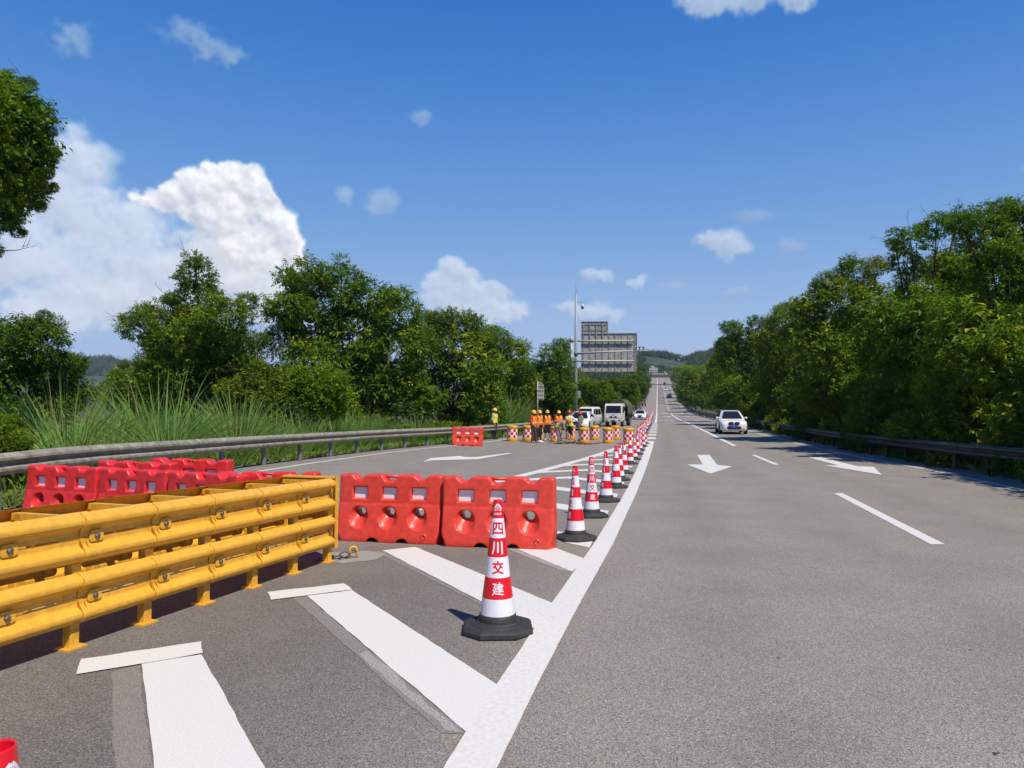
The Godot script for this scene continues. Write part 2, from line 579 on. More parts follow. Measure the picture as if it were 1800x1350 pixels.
	mat("under", Color(0.008, 0.008, 0.008), 0.9)
	mat("plate_blue", Color(0.02, 0.06, 0.42), 0.4)
	mat("lamp_clear", Color(0.65, 0.67, 0.70), 0.12, 0.2)
	mat("chrome", Color(0.6, 0.6, 0.6), 0.2, 0.9)
	var cp := mat("car_white", Color(0.72, 0.73, 0.74), 0.3)
	cp.clearcoat_enabled = true
	cp.clearcoat = 0.8
	cp.clearcoat_roughness = 0.08
	var cs := mat("car_silver", Color(0.66, 0.67, 0.69), 0.32, 0.0)
	cs.clearcoat_enabled = true
	cs.clearcoat = 0.8
	cs.clearcoat_roughness = 0.06
	var cd := mat("car_dark", Color(0.04, 0.045, 0.05), 0.3, 0.2)
	cd.clearcoat_enabled = true
	cd.clearcoat = 0.7
	worn(mat("van_white", Color(0.66, 0.67, 0.66), 0.4), grime, 0.6)
	worn(mat("canvas", Color(0.085, 0.105, 0.055), 0.9), speck, 0.5)
	mat("canvas_dark", Color(0.02, 0.024, 0.016), 0.9)
	mat("cable_dark", Color(0.035, 0.032, 0.03), 0.6)
	mat("cable_red", Color(0.30, 0.03, 0.03), 0.6)
	mat("bag_white", Color(0.62, 0.61, 0.58), 0.7)
	mat("helmet_yellow", Color(0.80, 0.44, 0.02), 0.3)
	mat("helmet_red", Color(0.62, 0.03, 0.02), 0.3)
	mat("helmet_orange", Color(0.62, 0.10, 0.06), 0.4)
	worn(mat("overpass_concrete", Color(0.10, 0.095, 0.09), 0.9), speck, 0.2)
	mat("lens_black", Color(0.01, 0.01, 0.012), 0.1)
	var bark := worn(mat("bark", Color(0.10, 0.075, 0.05), 0.95), noise_tex(256, 0.03, 0.5, 1.1, 43), 1.2)
	bark.metallic_specular = 0.2
	mat("dry_twig", Color(0.16, 0.115, 0.075), 0.9)
	for k in [["leaf", 0.55, Color(0.76, 0.90, 0.36)], ["grass_blade", 0.6, Color(0.72, 0.85, 0.45)]]:
		var l := mat(k[0], Color(1, 1, 1), k[1])
		l.vertex_color_use_as_albedo = true
		l.backlight_enabled = true
		l.backlight = k[2]
		l.metallic_specular = 0.26
		if k[0] == "leaf":
			# leaf colours of different kinds of tree
			for t in [["leaf_deep", Color(0.78, 0.92, 0.85)], ["leaf_fresh", Color(1.2, 1.15, 0.9)], ["leaf_olive", Color(1.22, 1.05, 0.8)], ["leaf_pale", Color(1.5, 1.4, 1.15)]]:
				var other: StandardMaterial3D = l.duplicate()
				other.resource_name = t[0]
				M[t[0]] = other
				other.albedo_color = t[1].linear_to_srgb()
	var body := mat("cloth_and_skin", Color(1, 1, 1), 0.8)
	body.vertex_color_use_as_albedo = true


# ---------------------------------------------------------------- road and land
func sheet(rows: Array, tint = null) -> ArrayMesh:
	# rows of points from left to right, going away from the camera; seen from above
	var v := PackedVector3Array()
	var c := PackedColorArray()
	var uv := PackedVector2Array()
	var idx := PackedInt32Array()
	var n: int = rows[0].size()
	for r in rows:
		for p in r:
			v.append(p)
			uv.append(Vector2(p.x, p.z))
			c.append(tint.call(p) if tint != null else Color.WHITE)
	for i in rows.size() - 1:
		for j in n - 1:
			var a := i * n + j
			for k in [a, a + n, a + 1, a + 1, a + n, a + n + 1]:
				idx.append(k)
	var arr := []
	arr.resize(Mesh.ARRAY_MAX)
	arr[Mesh.ARRAY_VERTEX] = v
	arr[Mesh.ARRAY_COLOR] = c
	arr[Mesh.ARRAY_TEX_UV] = uv
	arr[Mesh.ARRAY_TEX_UV2] = uv
	arr[Mesh.ARRAY_INDEX] = idx
	var m := ArrayMesh.new()
	m.add_surface_from_arrays(Mesh.PRIMITIVE_TRIANGLES, arr)
	var st := SurfaceTool.new()
	st.create_from(m, 0)
	st.generate_normals()
	return st.commit()


func road_tint(p: Vector3) -> Color:
	var s := -p.z
	var d := bold(s) - p.x
	var k := 1.0
	# the island of the gore is older, darker asphalt; the ramp lies between
	k *= 1.0 - 0.25 * smoothstep(0.2, 1.6, d) * (1.0 - smoothstep(5.0, 12.0, s)) - 0.10 * smoothstep(0.05, 0.5, d) * (1.0 - smoothstep(2.5, 4.5, d)) * (1.0 - smoothstep(20.0, 40.0, s))
	k *= 1.0 - 0.08 * smoothstep(3.0, 6.0, d)
	k *= 1.0 - 0.22 * smoothstep(0.5, 1.5, d - left_edge(s) + 1.2)
	# polished wheel tracks
	for t in [-1.1, -2.9, -5.2, -7.0]:
		k *= 1.0 - 0.085 * exp(-pow((d - t) / 0.42, 2.0))
	k *= 1.0 + 0.035 * noise.get_noise_2d(p.x * 9.0, s * 2.5)
	return Color(k, k * 0.995, k * 0.985)


func build_land() -> Node3D:
	var rows := []
	var s := -14.0
	while s < 660.0:
		var r := []
		var e := left_edge(s)
		var ds := [e + 0.5, e - 0.4, e - 1.2, 9.0, 8.0, 7.0, 6.0, 5.2, 4.2, 3.6, 3.0, 2.2, 1.4, 0.7, 0.3, 0.0, -0.4, -0.8, -1.1, -1.5, -2.0, -2.5, -2.9, -3.4, -4.1, -4.8, -5.2, -5.7, -6.4, -7.0, -7.6, -8.5, -RIGHT_EDGE - 0.5]
		for i in range(3, 9):
			ds[i] = minf(ds[i], e - 1.2 - 0.02 * (i - 2))
		for i in range(9, 15):
			ds[i] = minf(ds[i], e - 1.32 - 0.02 * (i - 2))
		for d in ds:
			r.append(beside(d, s))
		rows.append(r)
		s += 1.0 if s < 80.0 else 4.0
	var road := setting("road", sheet(rows, road_tint), M.asphalt)

	# the land on both sides, one sheet out to the horizon
	var ground_rows := []
	var ss := [-60.0, -40.0, -25.0]
	s = -14.0
	while s < 120.0:
		ss.append(s)
		s += 2.0
	while s < 640.0:
		ss.append(s)
		s += 10.0
	for q in [700.0, 800.0, 950.0, 1150.0, 1400.0, 1800.0, 2400.0, 3200.0]:
		ss.append(q)
	for q in ss:
		var r := []
		var e := left_edge(q)
		var ds := []
		for o in [3000.0, 1900.0, 1200.0, 800.0, 500.0, 300.0, 180.0, 110.0, 70.0, 50.0, 40.0, 32.0, 26.0, 21.0, 17.0, 14.0, 11.5, 9.5, 8.0, 6.5, 5.0, 3.6, 2.4, 1.4, 0.6]:
			ds.append(e + o)
		for o in [0.45, -1.6, -4.0]:
			ds.append(e + o)
		for o in [3.0, 1.6, -0.45]:
			ds.append(-RIGHT_EDGE + o)
		for o in [0.6, 1.4, 2.4, 3.6, 5.0, 6.5, 8.0, 9.5, 11.5, 14.0, 17.0, 21.0, 26.0, 32.0, 40.0, 50.0, 70.0, 110.0, 180.0, 300.0, 500.0, 800.0, 1200.0, 1900.0, 3000.0]:
			ds.append(-RIGHT_EDGE - o)
		for d in ds:
			var x: float = bold(q) - d
			var y := land(x, q)
			if q > 640.0 and absf(d) < 60.0:
				y = lerpf(y, wild(x, q), smoothstep(640.0, 800.0, q))
			r.append(Vector3(x, y, -q))
		ground_rows.append(r)
	setting("ground", sheet(ground_rows), M.soil)
	return road


# a strip of paint along the road, between two distances to the left of the bold line
func strip(line: Array, s0: float, s1: float, width: float, lift: float, ragged := 0.0) -> ArrayMesh:
	var rows := []
	var s := s0
	while true:
		var d := line_at(line, s)
		var w := width * 0.5
		if width < 0.0:
			w = 0.5 * lerpf(0.225, 0.36, smoothstep(9.0, 39.0, s))     # the bold line grows wider away from us
		var j0 := ragged * noise.get_noise_2d(s * 260.0, d * 50.0)
		var j1 := ragged * noise.get_noise_2d(s * 260.0, d * 50.0 + 400.0)
		rows.append([beside(d + w + j0, s, lift), beside(d, s, lift), beside(d - w + j1, s, lift)])
		if s >= s1 - 0.001:
			break
		s = minf(s + (0.10 if s < 12.0 and ragged > 0.0 else (1.0 if s < 90.0 else 4.0)), s1)
	return sheet(rows)


# a painted polygon given by (x, s) corners, with slightly uneven edges
func patch(corners: Array, lift: float, ragged := 0.006) -> ArrayMesh:
	var poly := PackedVector2Array()
	for i in corners.size():
		var a := Vector2(corners[i][0], corners[i][1])
		var b := Vector2(corners[(i + 1) % corners.size()][0], corners[(i + 1) % corners.size()][1])
		var n := clampi(int(a.distance_to(b) / 0.12), 1, 24)
		var side := (b - a).normalized().orthogonal()
		for k in n:
			var p := a.lerp(b, float(k) / n)
			if k > 0:
				p += side * ragged * (noise.get_noise_2d(p.x * 160.0, p.y * 160.0) + 0.7 * noise.get_noise_2d(p.x * 700.0, p.y * 700.0))
			poly.append(p)
	var t := Geometry2D.triangulate_polygon(poly)
	var sh := Shape.new()
	for i in range(0, t.size(), 3):
		var q := [poly[t[i]], poly[t[i + 1]], poly[t[i + 2]]]
		if (q[1] - q[0]).cross(q[2] - q[0]) < 0.0:
			q = [q[0], q[2], q[1]]
		# x right, s ahead: counter-clockwise in (x, s) is counter-clockwise from above
		sh.tri(at(q[0].x, q[0].y, lift), at(q[1].x, q[1].y, lift), at(q[2].x, q[2].y, lift))
	return sh.done()


func build_markings(road: Node3D) -> void:
	part("bold_gore_line", strip([[-14.0, 0.30], [2.8, 0.28], [3.7, 0.27], [5.15, 0.235], [8.0, 0.135], [13.5, 0.04], [19.0, -0.01], [39.6, -0.12]], -12.0, 39.6, -1.0, 0.008, 0.004), M.white_line, road)
	var gore := [[15.6, 3.45], [17.0, 3.2], [20.0, 2.8], [26.0, 2.1], [32.0, 1.58], [35.4, 1.15], [39.5, 0.45]]
	part("gore_edge_line", strip(gore, 15.6, 39.0, 0.34, 0.004), M.white_line, road)
	# chevrons of the gore
	part("chevron_stripe", patch([[-2.62, 4.13], [-2.04, 4.46], [-1.93, 4.24], [-2.49, 3.88]], 0.008, 0.018), M.fresh_tape, road)
	part("chevron_stripe", patch([[-2.215, 4.06], [-1.93, 4.22], [-0.30, 1.70], [-0.62, 1.35]], 0.0045), M.fresh_tape, road)
	part("chevron_stripe", patch([[-2.07, 5.75], [-1.50, 6.06], [-1.37, 5.83], [-1.95, 5.5]], 0.008, 0.018), M.fresh_tape, road)
	part("chevron_stripe", patch([[-1.70, 5.64], [-1.37, 5.83], [-0.06, 3.70], [-0.21, 3.16]], 0.0045), M.fresh_tape, road)
	part("chevron_stripe", patch([[-1.45, 7.62], [-1.11, 7.83], [0.32, 5.42], [0.17, 4.72]], 0.0045), M.white_line, road)
	part("chevron_stripe", patch([[-0.35, 8.6], [0.05, 8.8], [0.78, 7.12], [0.58, 6.55]], 0.0045), M.white_line, road)
	# shadows of older paint beside the new stripes
	part("old_marking", patch([[-2.32, 3.93], [-2.215, 4.04], [-0.64, 1.36], [-0.78, 1.36]], 0.0025, 0.014), M.ghost_line, road)
	part("old_marking", patch([[-1.80, 5.58], [-1.70, 5.63], [-0.21, 3.15], [-0.33, 3.16]], 0.0025, 0.014), M.ghost_line, road)
	part("old_marking", patch([[-0.95, 4.22], [-0.92, 4.30], [-0.235, 3.16], [-0.31, 3.18]], 0.0035, 0.03), M.worn_paint, road)
	part("old_marking", patch([[-1.52, 7.56], [-1.45, 7.61], [0.17, 4.71], [0.10, 4.78]], 0.0025, 0.014), M.ghost_line, road)
	part("old_marking", patch([[-0.45, 8.55], [-0.35, 8.59], [0.58, 6.54], [0.47, 6.62]], 0.0025, 0.014), M.worn_paint, road)
	# the chevrons behind the barriers: each is a wide upside-down V
	for i in 9:
		var s0 := 9.4 + i * 2.55
		var dr := 0.28
		var dl: float = line_at(gore, s0 - 1.0) - 0.1 if s0 > 16.0 else 3.4
		var dm := (dr + dl) * 0.5
		if dl - dr < 0.3:
			break
		var drop := minf(1.6, (dl - dr) * 0.55)
		var w := 0.62
		var q := []
		for e in [[dr, s0 - drop], [dr, s0 - drop + w], [dm, s0 + w], [dl, s0 - drop * 0.6 + w], [dl, s0 - drop * 0.6], [dm, s0]]:
			q.append([bold(e[1]) - e[0], e[1]])
		part("chevron_stripe", patch(q, 0.0045, 0.004), M.white_line, road)
	# the ladder of short dashes beyond the tip of the gore, then the long line
	for i in 8:
		var s0 := 42.0 + i * 4.6
		part("merge_dash", strip([[0.0, 0.05 - 0.004 * s0], [90.0, 0.05 - 0.004 * s0]], s0, s0 + 2.3, 0.55, 0.008), M.white_line, road)
	part("edge_line", strip([[0.0, -0.25], [80.0, -0.28], [700.0, -0.2]], 79.0, 650.0, 0.30, 0.02), M.white_line, road)
	# the dashed line between the two lanes that come towards the camera
	var lane := [[-14.0, -3.6], [8.0, -3.8], [13.6, -4.12], [22.0, -4.38], [36.0, -4.45], [50.0, -4.3], [79.0, -3.98], [99.0, -3.75], [150.0, -3.6], [700.0, -3.55]]
	for k in [[-7.0, -1.0], [8.0, 13.67], [22.2, 27.7]]:
		part("lane_dash", strip(lane, k[0], k[1], 0.17, 0.004, 0.004), M.white_line, road)
	part("lane_line", strip(lane, 34.8, 160.0, 0.24, 0.012), M.white_line, road)
	for i in 24:
		part("lane_dash", strip(lane, 172.0 + i * 15.0, 178.5 + i * 15.0, 0.26, 0.03), M.white_line, road)
	part("edge_line", strip([[-14.0, -8.1], [14.0, -8.15], [20.0, -8.45], [27.0, -8.3], [50.0, -7.9], [100.0, -7.75], [700.0, -7.7]], -12.0, 420.0, 0.17, 0.008), M.old_line, road)
	var le := []
	for k in 30:
		le.append([-14.0 + k * 3.0, left_edge(-14.0 + k * 3.0) - 0.72])
	part("edge_line", strip(le, 4.0, 58.0, 0.15, 0.008), M.old_line, road)
	# arrows
	part("arrow", patch([[7.49, 27.6], [8.0, 27.6], [6.60, 21.9], [6.89, 21.3], [5.39, 18.5], [5.70, 22.2], [6.2, 22.15]], 0.01), M.white_line, road)
	part("arrow", patch([[11.35, 26.2], [11.86, 26.2], [10.85, 21.4], [11.20, 21.1], [9.82, 18.1], [10.02, 21.9], [10.42, 21.75]], 0.01), M.white_line, road)
	part("arrow", patch([[-2.82, 21.5], [-2.78, 23.3], [-1.92, 25.0], [-1.70, 24.6], [-1.30, 24.8], [-0.18, 27.8], [0.06, 28.0], [-1.19, 23.8], [-2.66, 22.3]], 0.012), M.white_line, road)
	for k in [[-1.9, 92.0, 1.15], [-2.0, 126.0, 1.2], [-1.9, 160.0, 1.3], [-5.6, 92.0, 0.8], [-5.7, 126.0, 0.85], [-5.8, 160.0, 0.9]]:
		var q := []
		for e in [[-1.1, 0.0], [-1.1, 1.6], [0.35, 2.4], [0.35, 4.0], [1.15, 1.2], [0.35, -1.8], [0.35, 0.0]]:
			q.append([bold(k[1] + e[1]) - k[0] + e[0] * k[2], k[1] + e[1]])
		part("arrow", patch(q, 0.02, 0.0), M.white_line, road)
	# slow-down bands across the lane on the far rise, and cracks sealed in the lane nearer by
	for i in 15:
		var s0 := 236.0 + i * 11.0
		part("speed_band", strip([[0.0, -1.9], [700.0, -1.9]], s0, s0 + 3.2, 3.0, 0.03), M.brown_band, road)
	rng.seed = 77
	for i in 16:
		var p := Vector2(bold(40.0) + rng.randf_range(0.6, 2.9), rng.randf_range(36.0, 62.0))
		p.x += 0.2135 * (p.y - 40.0)
		var dir := Vector2(rng.randf_range(0.3, 1.0), rng.randf_range(-0.9, 0.9))
		var q := p + dir * 0.7
		var w := Vector2(0.0, 0.07)
		part("crack", patch([[p.x, p.y], [q.x, q.y], [q.x + w.x, q.y + w.y], [p.x + w.x, p.y + w.y]], 0.006, 0.05), M.crack_seal, road)
	for k in [[1.62, 4.15, 0.02], [2.1, 2.95, 0.025], [2.9, 4.3, 0.02], [1.15, 5.4, 0.015], [-0.9, 4.6, 0.015], [-1.5, 5.2, 0.012]]:
		part("tar_spot", patch([[k[0], k[1]], [k[0] + k[2], k[1] + 0.01], [k[0] + k[2] * 1.6, k[1] + k[2] * 0.8], [k[0] + k[2] * 0.3, k[1] + k[2]]], 0.003, 0.03), M.crack_seal, road)
	# spilt concrete round the anchor at the end of the crash cushion
	part("concrete_patch", patch([[-2.02, 7.08], [-1.72, 6.92], [-1.42, 7.12], [-1.38, 7.45], [-1.62, 7.6], [-1.98, 7.5]], 0.0035, 0.05), M.concrete, road)


func build_hills() -> void:
	# the hill the road climbs towards, and the low hills far out on the left
	var rows := []
	for i in 34:
		var s := 620.0 + i * 24.0
		var r := []
		for j in 70:
			var a := 0.02 + j * 0.011
			var x := a * s
			var up := smoothstep(640.0, 1020.0, s) * (1.0 - 0.5 * smoothstep(1100.0, 1420.0, s))
			var across := smoothstep(0.06, 0.17, a) * (1.0 - 0.18 * smoothstep(0.19, 0.26, a) + 0.42 * smoothstep(0.25, 0.33, a))
			r.append(Vector3(x, -9.0 + 39.0 * up * across + 2.5 * up * noise.get_noise_2d(x * 0.6, s * 0.6), -s))
		rows.append(r)
	setting("hill", sheet(rows), M.hill_grass)
	rows = []
	for i in 24:
		var s := 700.0 + i * 70.0
		var r := []
		for j in 60:
			var a := -1.05 + j * 0.0145
			var x := a * s
			var up := smoothstep(900.0, 1900.0, s)
			var bump := 26.0 + 14.0 * noise.get_noise_2d(x * 0.16 + 50.0, 3.0) + 20.0 * exp(-pow((a + 0.605) / 0.035, 2.0))
			r.append(Vector3(x, -12.0 + up * (bump + 9.0), -s))
		rows.append(r)
	setting("hill", sheet(rows), M.hill_grass)


# ---------------------------------------------------------------- plants
var LEAF_INDEX := PackedInt32Array()
var LOBES := []     # round masses of leaf sprays, one metre in radius
var SPRIGS := []    # smaller, looser ones


func leaf(v: PackedVector3Array, c: PackedColorArray, idx: PackedInt32Array, p: Vector3, dir: Vector3, side: Vector3, up: Vector3, len: float, wide: float, col: Color) -> void:
	var k := v.size()
	v.append(p)
	v.append(p + dir * len * 0.45 + side * wide * 0.5 + up * wide * 0.18)
	v.append(p + dir * len - up * len * 0.12)
	v.append(p + dir * len * 0.45 - side * wide * 0.5 + up * wide * 0.18)
	for i in 4:
		c.append(col)
	for i in [0, 1, 2, 0, 2, 3]:
		idx.append(k + i)


func raw_mesh(v: PackedVector3Array, c: PackedColorArray, idx: PackedInt32Array) -> ArrayMesh:
	var arr := []
	arr.resize(Mesh.ARRAY_MAX)
	arr[Mesh.ARRAY_VERTEX] = v
	arr[Mesh.ARRAY_COLOR] = c
	arr[Mesh.ARRAY_INDEX] = idx
	var m := ArrayMesh.new()
	m.add_surface_from_arrays(Mesh.PRIMITIVE_TRIANGLES, arr)
	return m


func ball_dir() -> Vector3:
	var z := rng.randf_range(-1.0, 1.0)
	var a := rng.randf() * TAU
	var r := sqrt(1.0 - z * z)
	return Vector3(r * cos(a), z, r * sin(a))


func leaf_ball(sprays: int, per: int, len: float, inner: float) -> Array:
	# [points, then four sets of colours from darker to lighter]
	var v := PackedVector3Array()
	var c := PackedColorArray()
	var idx := PackedInt32Array()
	var wob := Vector3(rng.randf() * 90.0, rng.randf() * 90.0, rng.randf() * 90.0)
	for i in sprays:
		var d := ball_dir()
		var lump := noise.get_noise_3dv(d * 75.0 + wob)
		if lump < -0.30 and rng.randf() < 0.7:
			continue
		var r := lerpf(inner, 1.0, sqrt(rng.randf())) * (0.92 + 0.42 * lump)
		var p := d * r * 0.9
		var axis := (d + Vector3.UP * 0.25 + ball_dir() * 0.75).normalized()
		var reach := len * rng.randf_range(1.4, 2.3)
		var tone := rng.randf()
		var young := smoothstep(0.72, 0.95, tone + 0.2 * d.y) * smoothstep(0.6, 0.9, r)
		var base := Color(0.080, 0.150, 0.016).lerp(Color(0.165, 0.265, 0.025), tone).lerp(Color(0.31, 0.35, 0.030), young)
		for k in per:
			var t := (k + 0.5) / per
			var side := axis.cross(ball_dir()).normalized()
			var dir := (axis * 0.55 + side * 0.8 + Vector3.DOWN * 0.30).normalized()
			var flat := dir.cross(Vector3.UP + ball_dir() * 0.5).normalized()
			var up := flat.cross(dir)
			if up.y < 0.0:
				up = -up
			var kk := rng.randf_range(0.75, 1.25)
			leaf(v, c, idx, p + axis * reach * t, dir, flat, up, len * rng.randf_range(0.7, 1.2), len * 0.42, base * kk)
	var out := [v]
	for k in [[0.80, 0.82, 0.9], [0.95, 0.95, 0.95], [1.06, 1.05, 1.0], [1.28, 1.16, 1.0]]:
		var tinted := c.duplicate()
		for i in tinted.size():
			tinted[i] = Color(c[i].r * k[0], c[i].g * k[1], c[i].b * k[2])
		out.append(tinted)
	return out


func make_leaf_balls() -> void:
	rng.seed = 11
	for i in 4:
		LOBES.append(leaf_ball(310, 9, 0.145, 0.5))
	for i in 3:
		SPRIGS.append(leaf_ball(60, 7, 0.29, 0.15))
	for i in 2:
		LOBES.append(leaf_ball(440, 10, 0.115, 0.5))     # finer, for the tree close to the camera
	LOBES.append(leaf_ball(170, 8, 0.20, 0.4))           # loose, for airy crowns


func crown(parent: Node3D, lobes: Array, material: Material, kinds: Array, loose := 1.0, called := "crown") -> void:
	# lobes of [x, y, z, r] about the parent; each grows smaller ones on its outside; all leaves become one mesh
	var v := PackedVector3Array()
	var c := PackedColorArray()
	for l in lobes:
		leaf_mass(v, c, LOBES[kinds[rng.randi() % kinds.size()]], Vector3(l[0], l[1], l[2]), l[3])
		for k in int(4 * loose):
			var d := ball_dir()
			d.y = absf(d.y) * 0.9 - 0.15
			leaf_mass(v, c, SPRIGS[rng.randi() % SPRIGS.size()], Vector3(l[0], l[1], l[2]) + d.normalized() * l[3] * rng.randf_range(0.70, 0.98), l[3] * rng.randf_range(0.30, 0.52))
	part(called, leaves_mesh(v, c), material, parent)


func leaf_mass(v: PackedVector3Array, c: PackedColorArray, ball: Array, p: Vector3, r: float) -> void:
	var b := Basis(Vector3.UP, rng.randf() * TAU) * Basis(Vector3.RIGHT, rng.randf_range(-0.35, 0.35))
	b = b.scaled(Vector3(r * rng.randf_range(0.95, 1.12), r * rng.randf_range(0.82, 0.98), r * rng.randf_range(0.95, 1.12)))
	var pts: PackedVector3Array = ball[0]
	v.append_array(Transform3D(b, p) * pts)
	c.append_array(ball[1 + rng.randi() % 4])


func leaves_mesh(v: PackedVector3Array, c: PackedColorArray) -> ArrayMesh:
	# every leaf is four corners and two triangles, so one list of indices serves all
	while LEAF_INDEX.size() < v.size() / 4 * 6:
		var k := LEAF_INDEX.size() / 6 * 4
		for i in [0, 1, 2, 0, 2, 3]:
			LEAF_INDEX.append(k + i)
	return raw_mesh(v, c, LEAF_INDEX.slice(0, v.size() / 4 * 6))


func limbs(lobes: Array, foot: Vector3, thick: float) -> ArrayMesh:
	var sh := Shape.new(true)
	var mid := Vector3.ZERO
	var low := 1e9
	for l in lobes:
		mid += Vector3(l[0], l[1], l[2]) / lobes.size()
		low = minf(low, l[1])
	var fork := foot.lerp(Vector3(mid.x, lerpf(foot.y, mid.y, 0.6), mid.z), 0.85)
	var bend := Vector3(rng.randf_range(-0.2, 0.2), 0, rng.randf_range(-0.2, 0.2))
	sh.tube([foot - Vector3.UP * 0.3, foot + Vector3.UP * 0.25, foot.lerp(fork, 0.5) + bend, fork], [thick * 1.5, thick * 1.1, thick * 0.85, thick * 0.65], 8)
	for l in lobes:
		var tip := Vector3(l[0], l[1], l[2])
		var start := foot.lerp(fork, rng.randf_range(0.55, 0.98)) + bend * 0.4
		var knee := start.lerp(tip, 0.5) + Vector3(0, 0.18 * start.distance_to(tip), 0) * rng.randf_range(-0.3, 0.8)
		sh.tube([start, knee, tip, tip + (tip - knee).normalized() * l[3] * 0.6], [thick * 0.42, thick * 0.28, thick * 0.14, thick * 0.03], 5)
		for k in 3:
			var end: Vector3 = tip + ball_dir() * l[3] * 0.9
			sh.tube([knee.lerp(tip, rng.randf_range(0.3, 0.9)), tip.lerp(end, 0.5), end], [thick * 0.1, thick * 0.07, thick * 0.02], 4)
	return sh.done()


func bare_twigs(lobes: Array, count: int, reach: float) -> ArrayMesh:
	var sh := Shape.new()
	for i in count:
		var l = lobes[rng.randi() % lobes.size()]
		var d := (ball_dir() + Vector3.UP * 0.5).normalized()
		var p: Vector3 = Vector3(l[0], l[1], l[2]) + d * l[3] * 0.75
		var e := p + (d + ball_dir() * 0.3).normalized() * reach * rng.randf_range(0.5, 1.2)
		sh.tube([p, p.lerp(e, 0.5) + ball_dir() * reach * 0.07, e], [0.012, 0.008, 0.003], 3, false)
		for k in 3:
			var q := p.lerp(e, rng.randf_range(0.35, 0.9))
			sh.tube([q, q + (d + ball_dir() * 0.8).normalized() * reach * 0.35], [0.006, 0.002], 3, false)
	return sh.done()


func tree(called: String, key: String, label: String, category: String, material: Material, kinds: Array, thick: float, loose := 1.0, twigs := 0) -> Node3D:
	var spec = TREES[key]
	var x: float = spec[0]
	var s: float = spec[1]
	var y := land(x, s)
	var o := thing(called, label, category, Transform3D(Basis(), Vector3(x, y, -s)))
	var lobes := []
	for l in spec[2]:
		lobes.append([l[0], l[1] - y, l[2], l[3]])
	rng.seed = hash(key)
	var borne := lobes.filter(func(l): return l[0] < 3.0) if key == "near_left" else lobes     # the outer boughs of this one hang on hidden twigs
	part("trunk", limbs(borne, Vector3.ZERO, thick), M.bark, o)
	crown(o, lobes, material, kinds, loose)
	if twigs > 0:
		part("bare_twigs", bare_twigs(lobes, twigs, 0.9), M.dry_twig, o).set_meta("kind", "stuff")
	return o


func grass_clump(blades: int, tall: float, spread: float) -> ArrayMesh:
	var v := PackedVector3Array()
	var c := PackedColorArray()
	var idx := PackedInt32Array()
	for i in blades:
		var a := rng.randf() * TAU
		var lean := pow(rng.randf(), 0.7) * spread
		var out := Vector3(cos(a), 0, sin(a))
		var p := out * rng.randf() * 0.28
		var dir := (Vector3.UP + out * lean * 0.5).normalized()
		var side := dir.cross(Vector3(cos(a + 1.2), 0.1, sin(a + 1.2))).normalized()
		var len := tall * rng.randf_range(0.55, 1.1)
		var w := rng.randf_range(0.016, 0.034)
		var col := Color(0.14, 0.27, 0.055).lerp(Color(0.28, 0.42, 0.12), rng.randf())
		if rng.randf() < 0.07:
			col = Color(0.34, 0.28, 0.15)
		var n := 6
		for k in n + 1:
			var t := float(k) / n
			var ww := w * (1.0 - t * t)
			v.append(p + side * ww)
			v.append(p - side * ww)
			c.append(col)
			c.append(col)
			if k < n:
				var b := v.size() - 2
				for q in [0, 2, 1, 1, 2, 3]:
					idx.append(b + q)
			p += dir * len / n
			dir = (dir + out * lean * 0.20 + Vector3.DOWN * (0.04 + 0.17 * lean * t)).normalized()
	return raw_mesh(v, c, idx)


func weed_tuft(leaves: int, tall: float) -> ArrayMesh:
	var v := PackedVector3Array()
	var c := PackedColorArray()
	var idx := PackedInt32Array()
	for i in leaves:
		var d := ball_dir()
		d.y = absf(d.y)
		var p := Vector3(d.x * 0.3, d.y * tall * rng.randf(), d.z * 0.3)
		var dir := (d + Vector3.UP * 0.2).normalized()
		var flat := dir.cross(Vector3.UP + ball_dir() * 0.4).normalized()
		var k := rng.randf()
		leaf(v, c, idx, p, dir, flat, flat.cross(dir), rng.randf_range(0.09, 0.2), rng.randf_range(0.04, 0.08), Color(0.08, 0.15, 0.02).lerp(Color(0.18, 0.27, 0.035), k))
	return raw_mesh(v, c, idx)


func stuff(called: String, label: String, category: String, mesh: Mesh, material: Material, spots: Array, tints: Array) -> void:
	var mm := MultiMesh.new()
	mm.transform_format = MultiMesh.TRANSFORM_3D
	mm.use_colors = true
	mm.mesh = mesh
	mm.instance_count = spots.size()
	for i in spots.size():
		mm.set_instance_transform(i, spots[i])
		mm.set_instance_color(i, tints[i])
	var o := MultiMeshInstance3D.new()
	o.multimesh = mm
	o.material_override = material
	o.name = numbered(called)
	add_child(o)
	tag(o, label, category)
	o.set_meta("kind", "stuff")

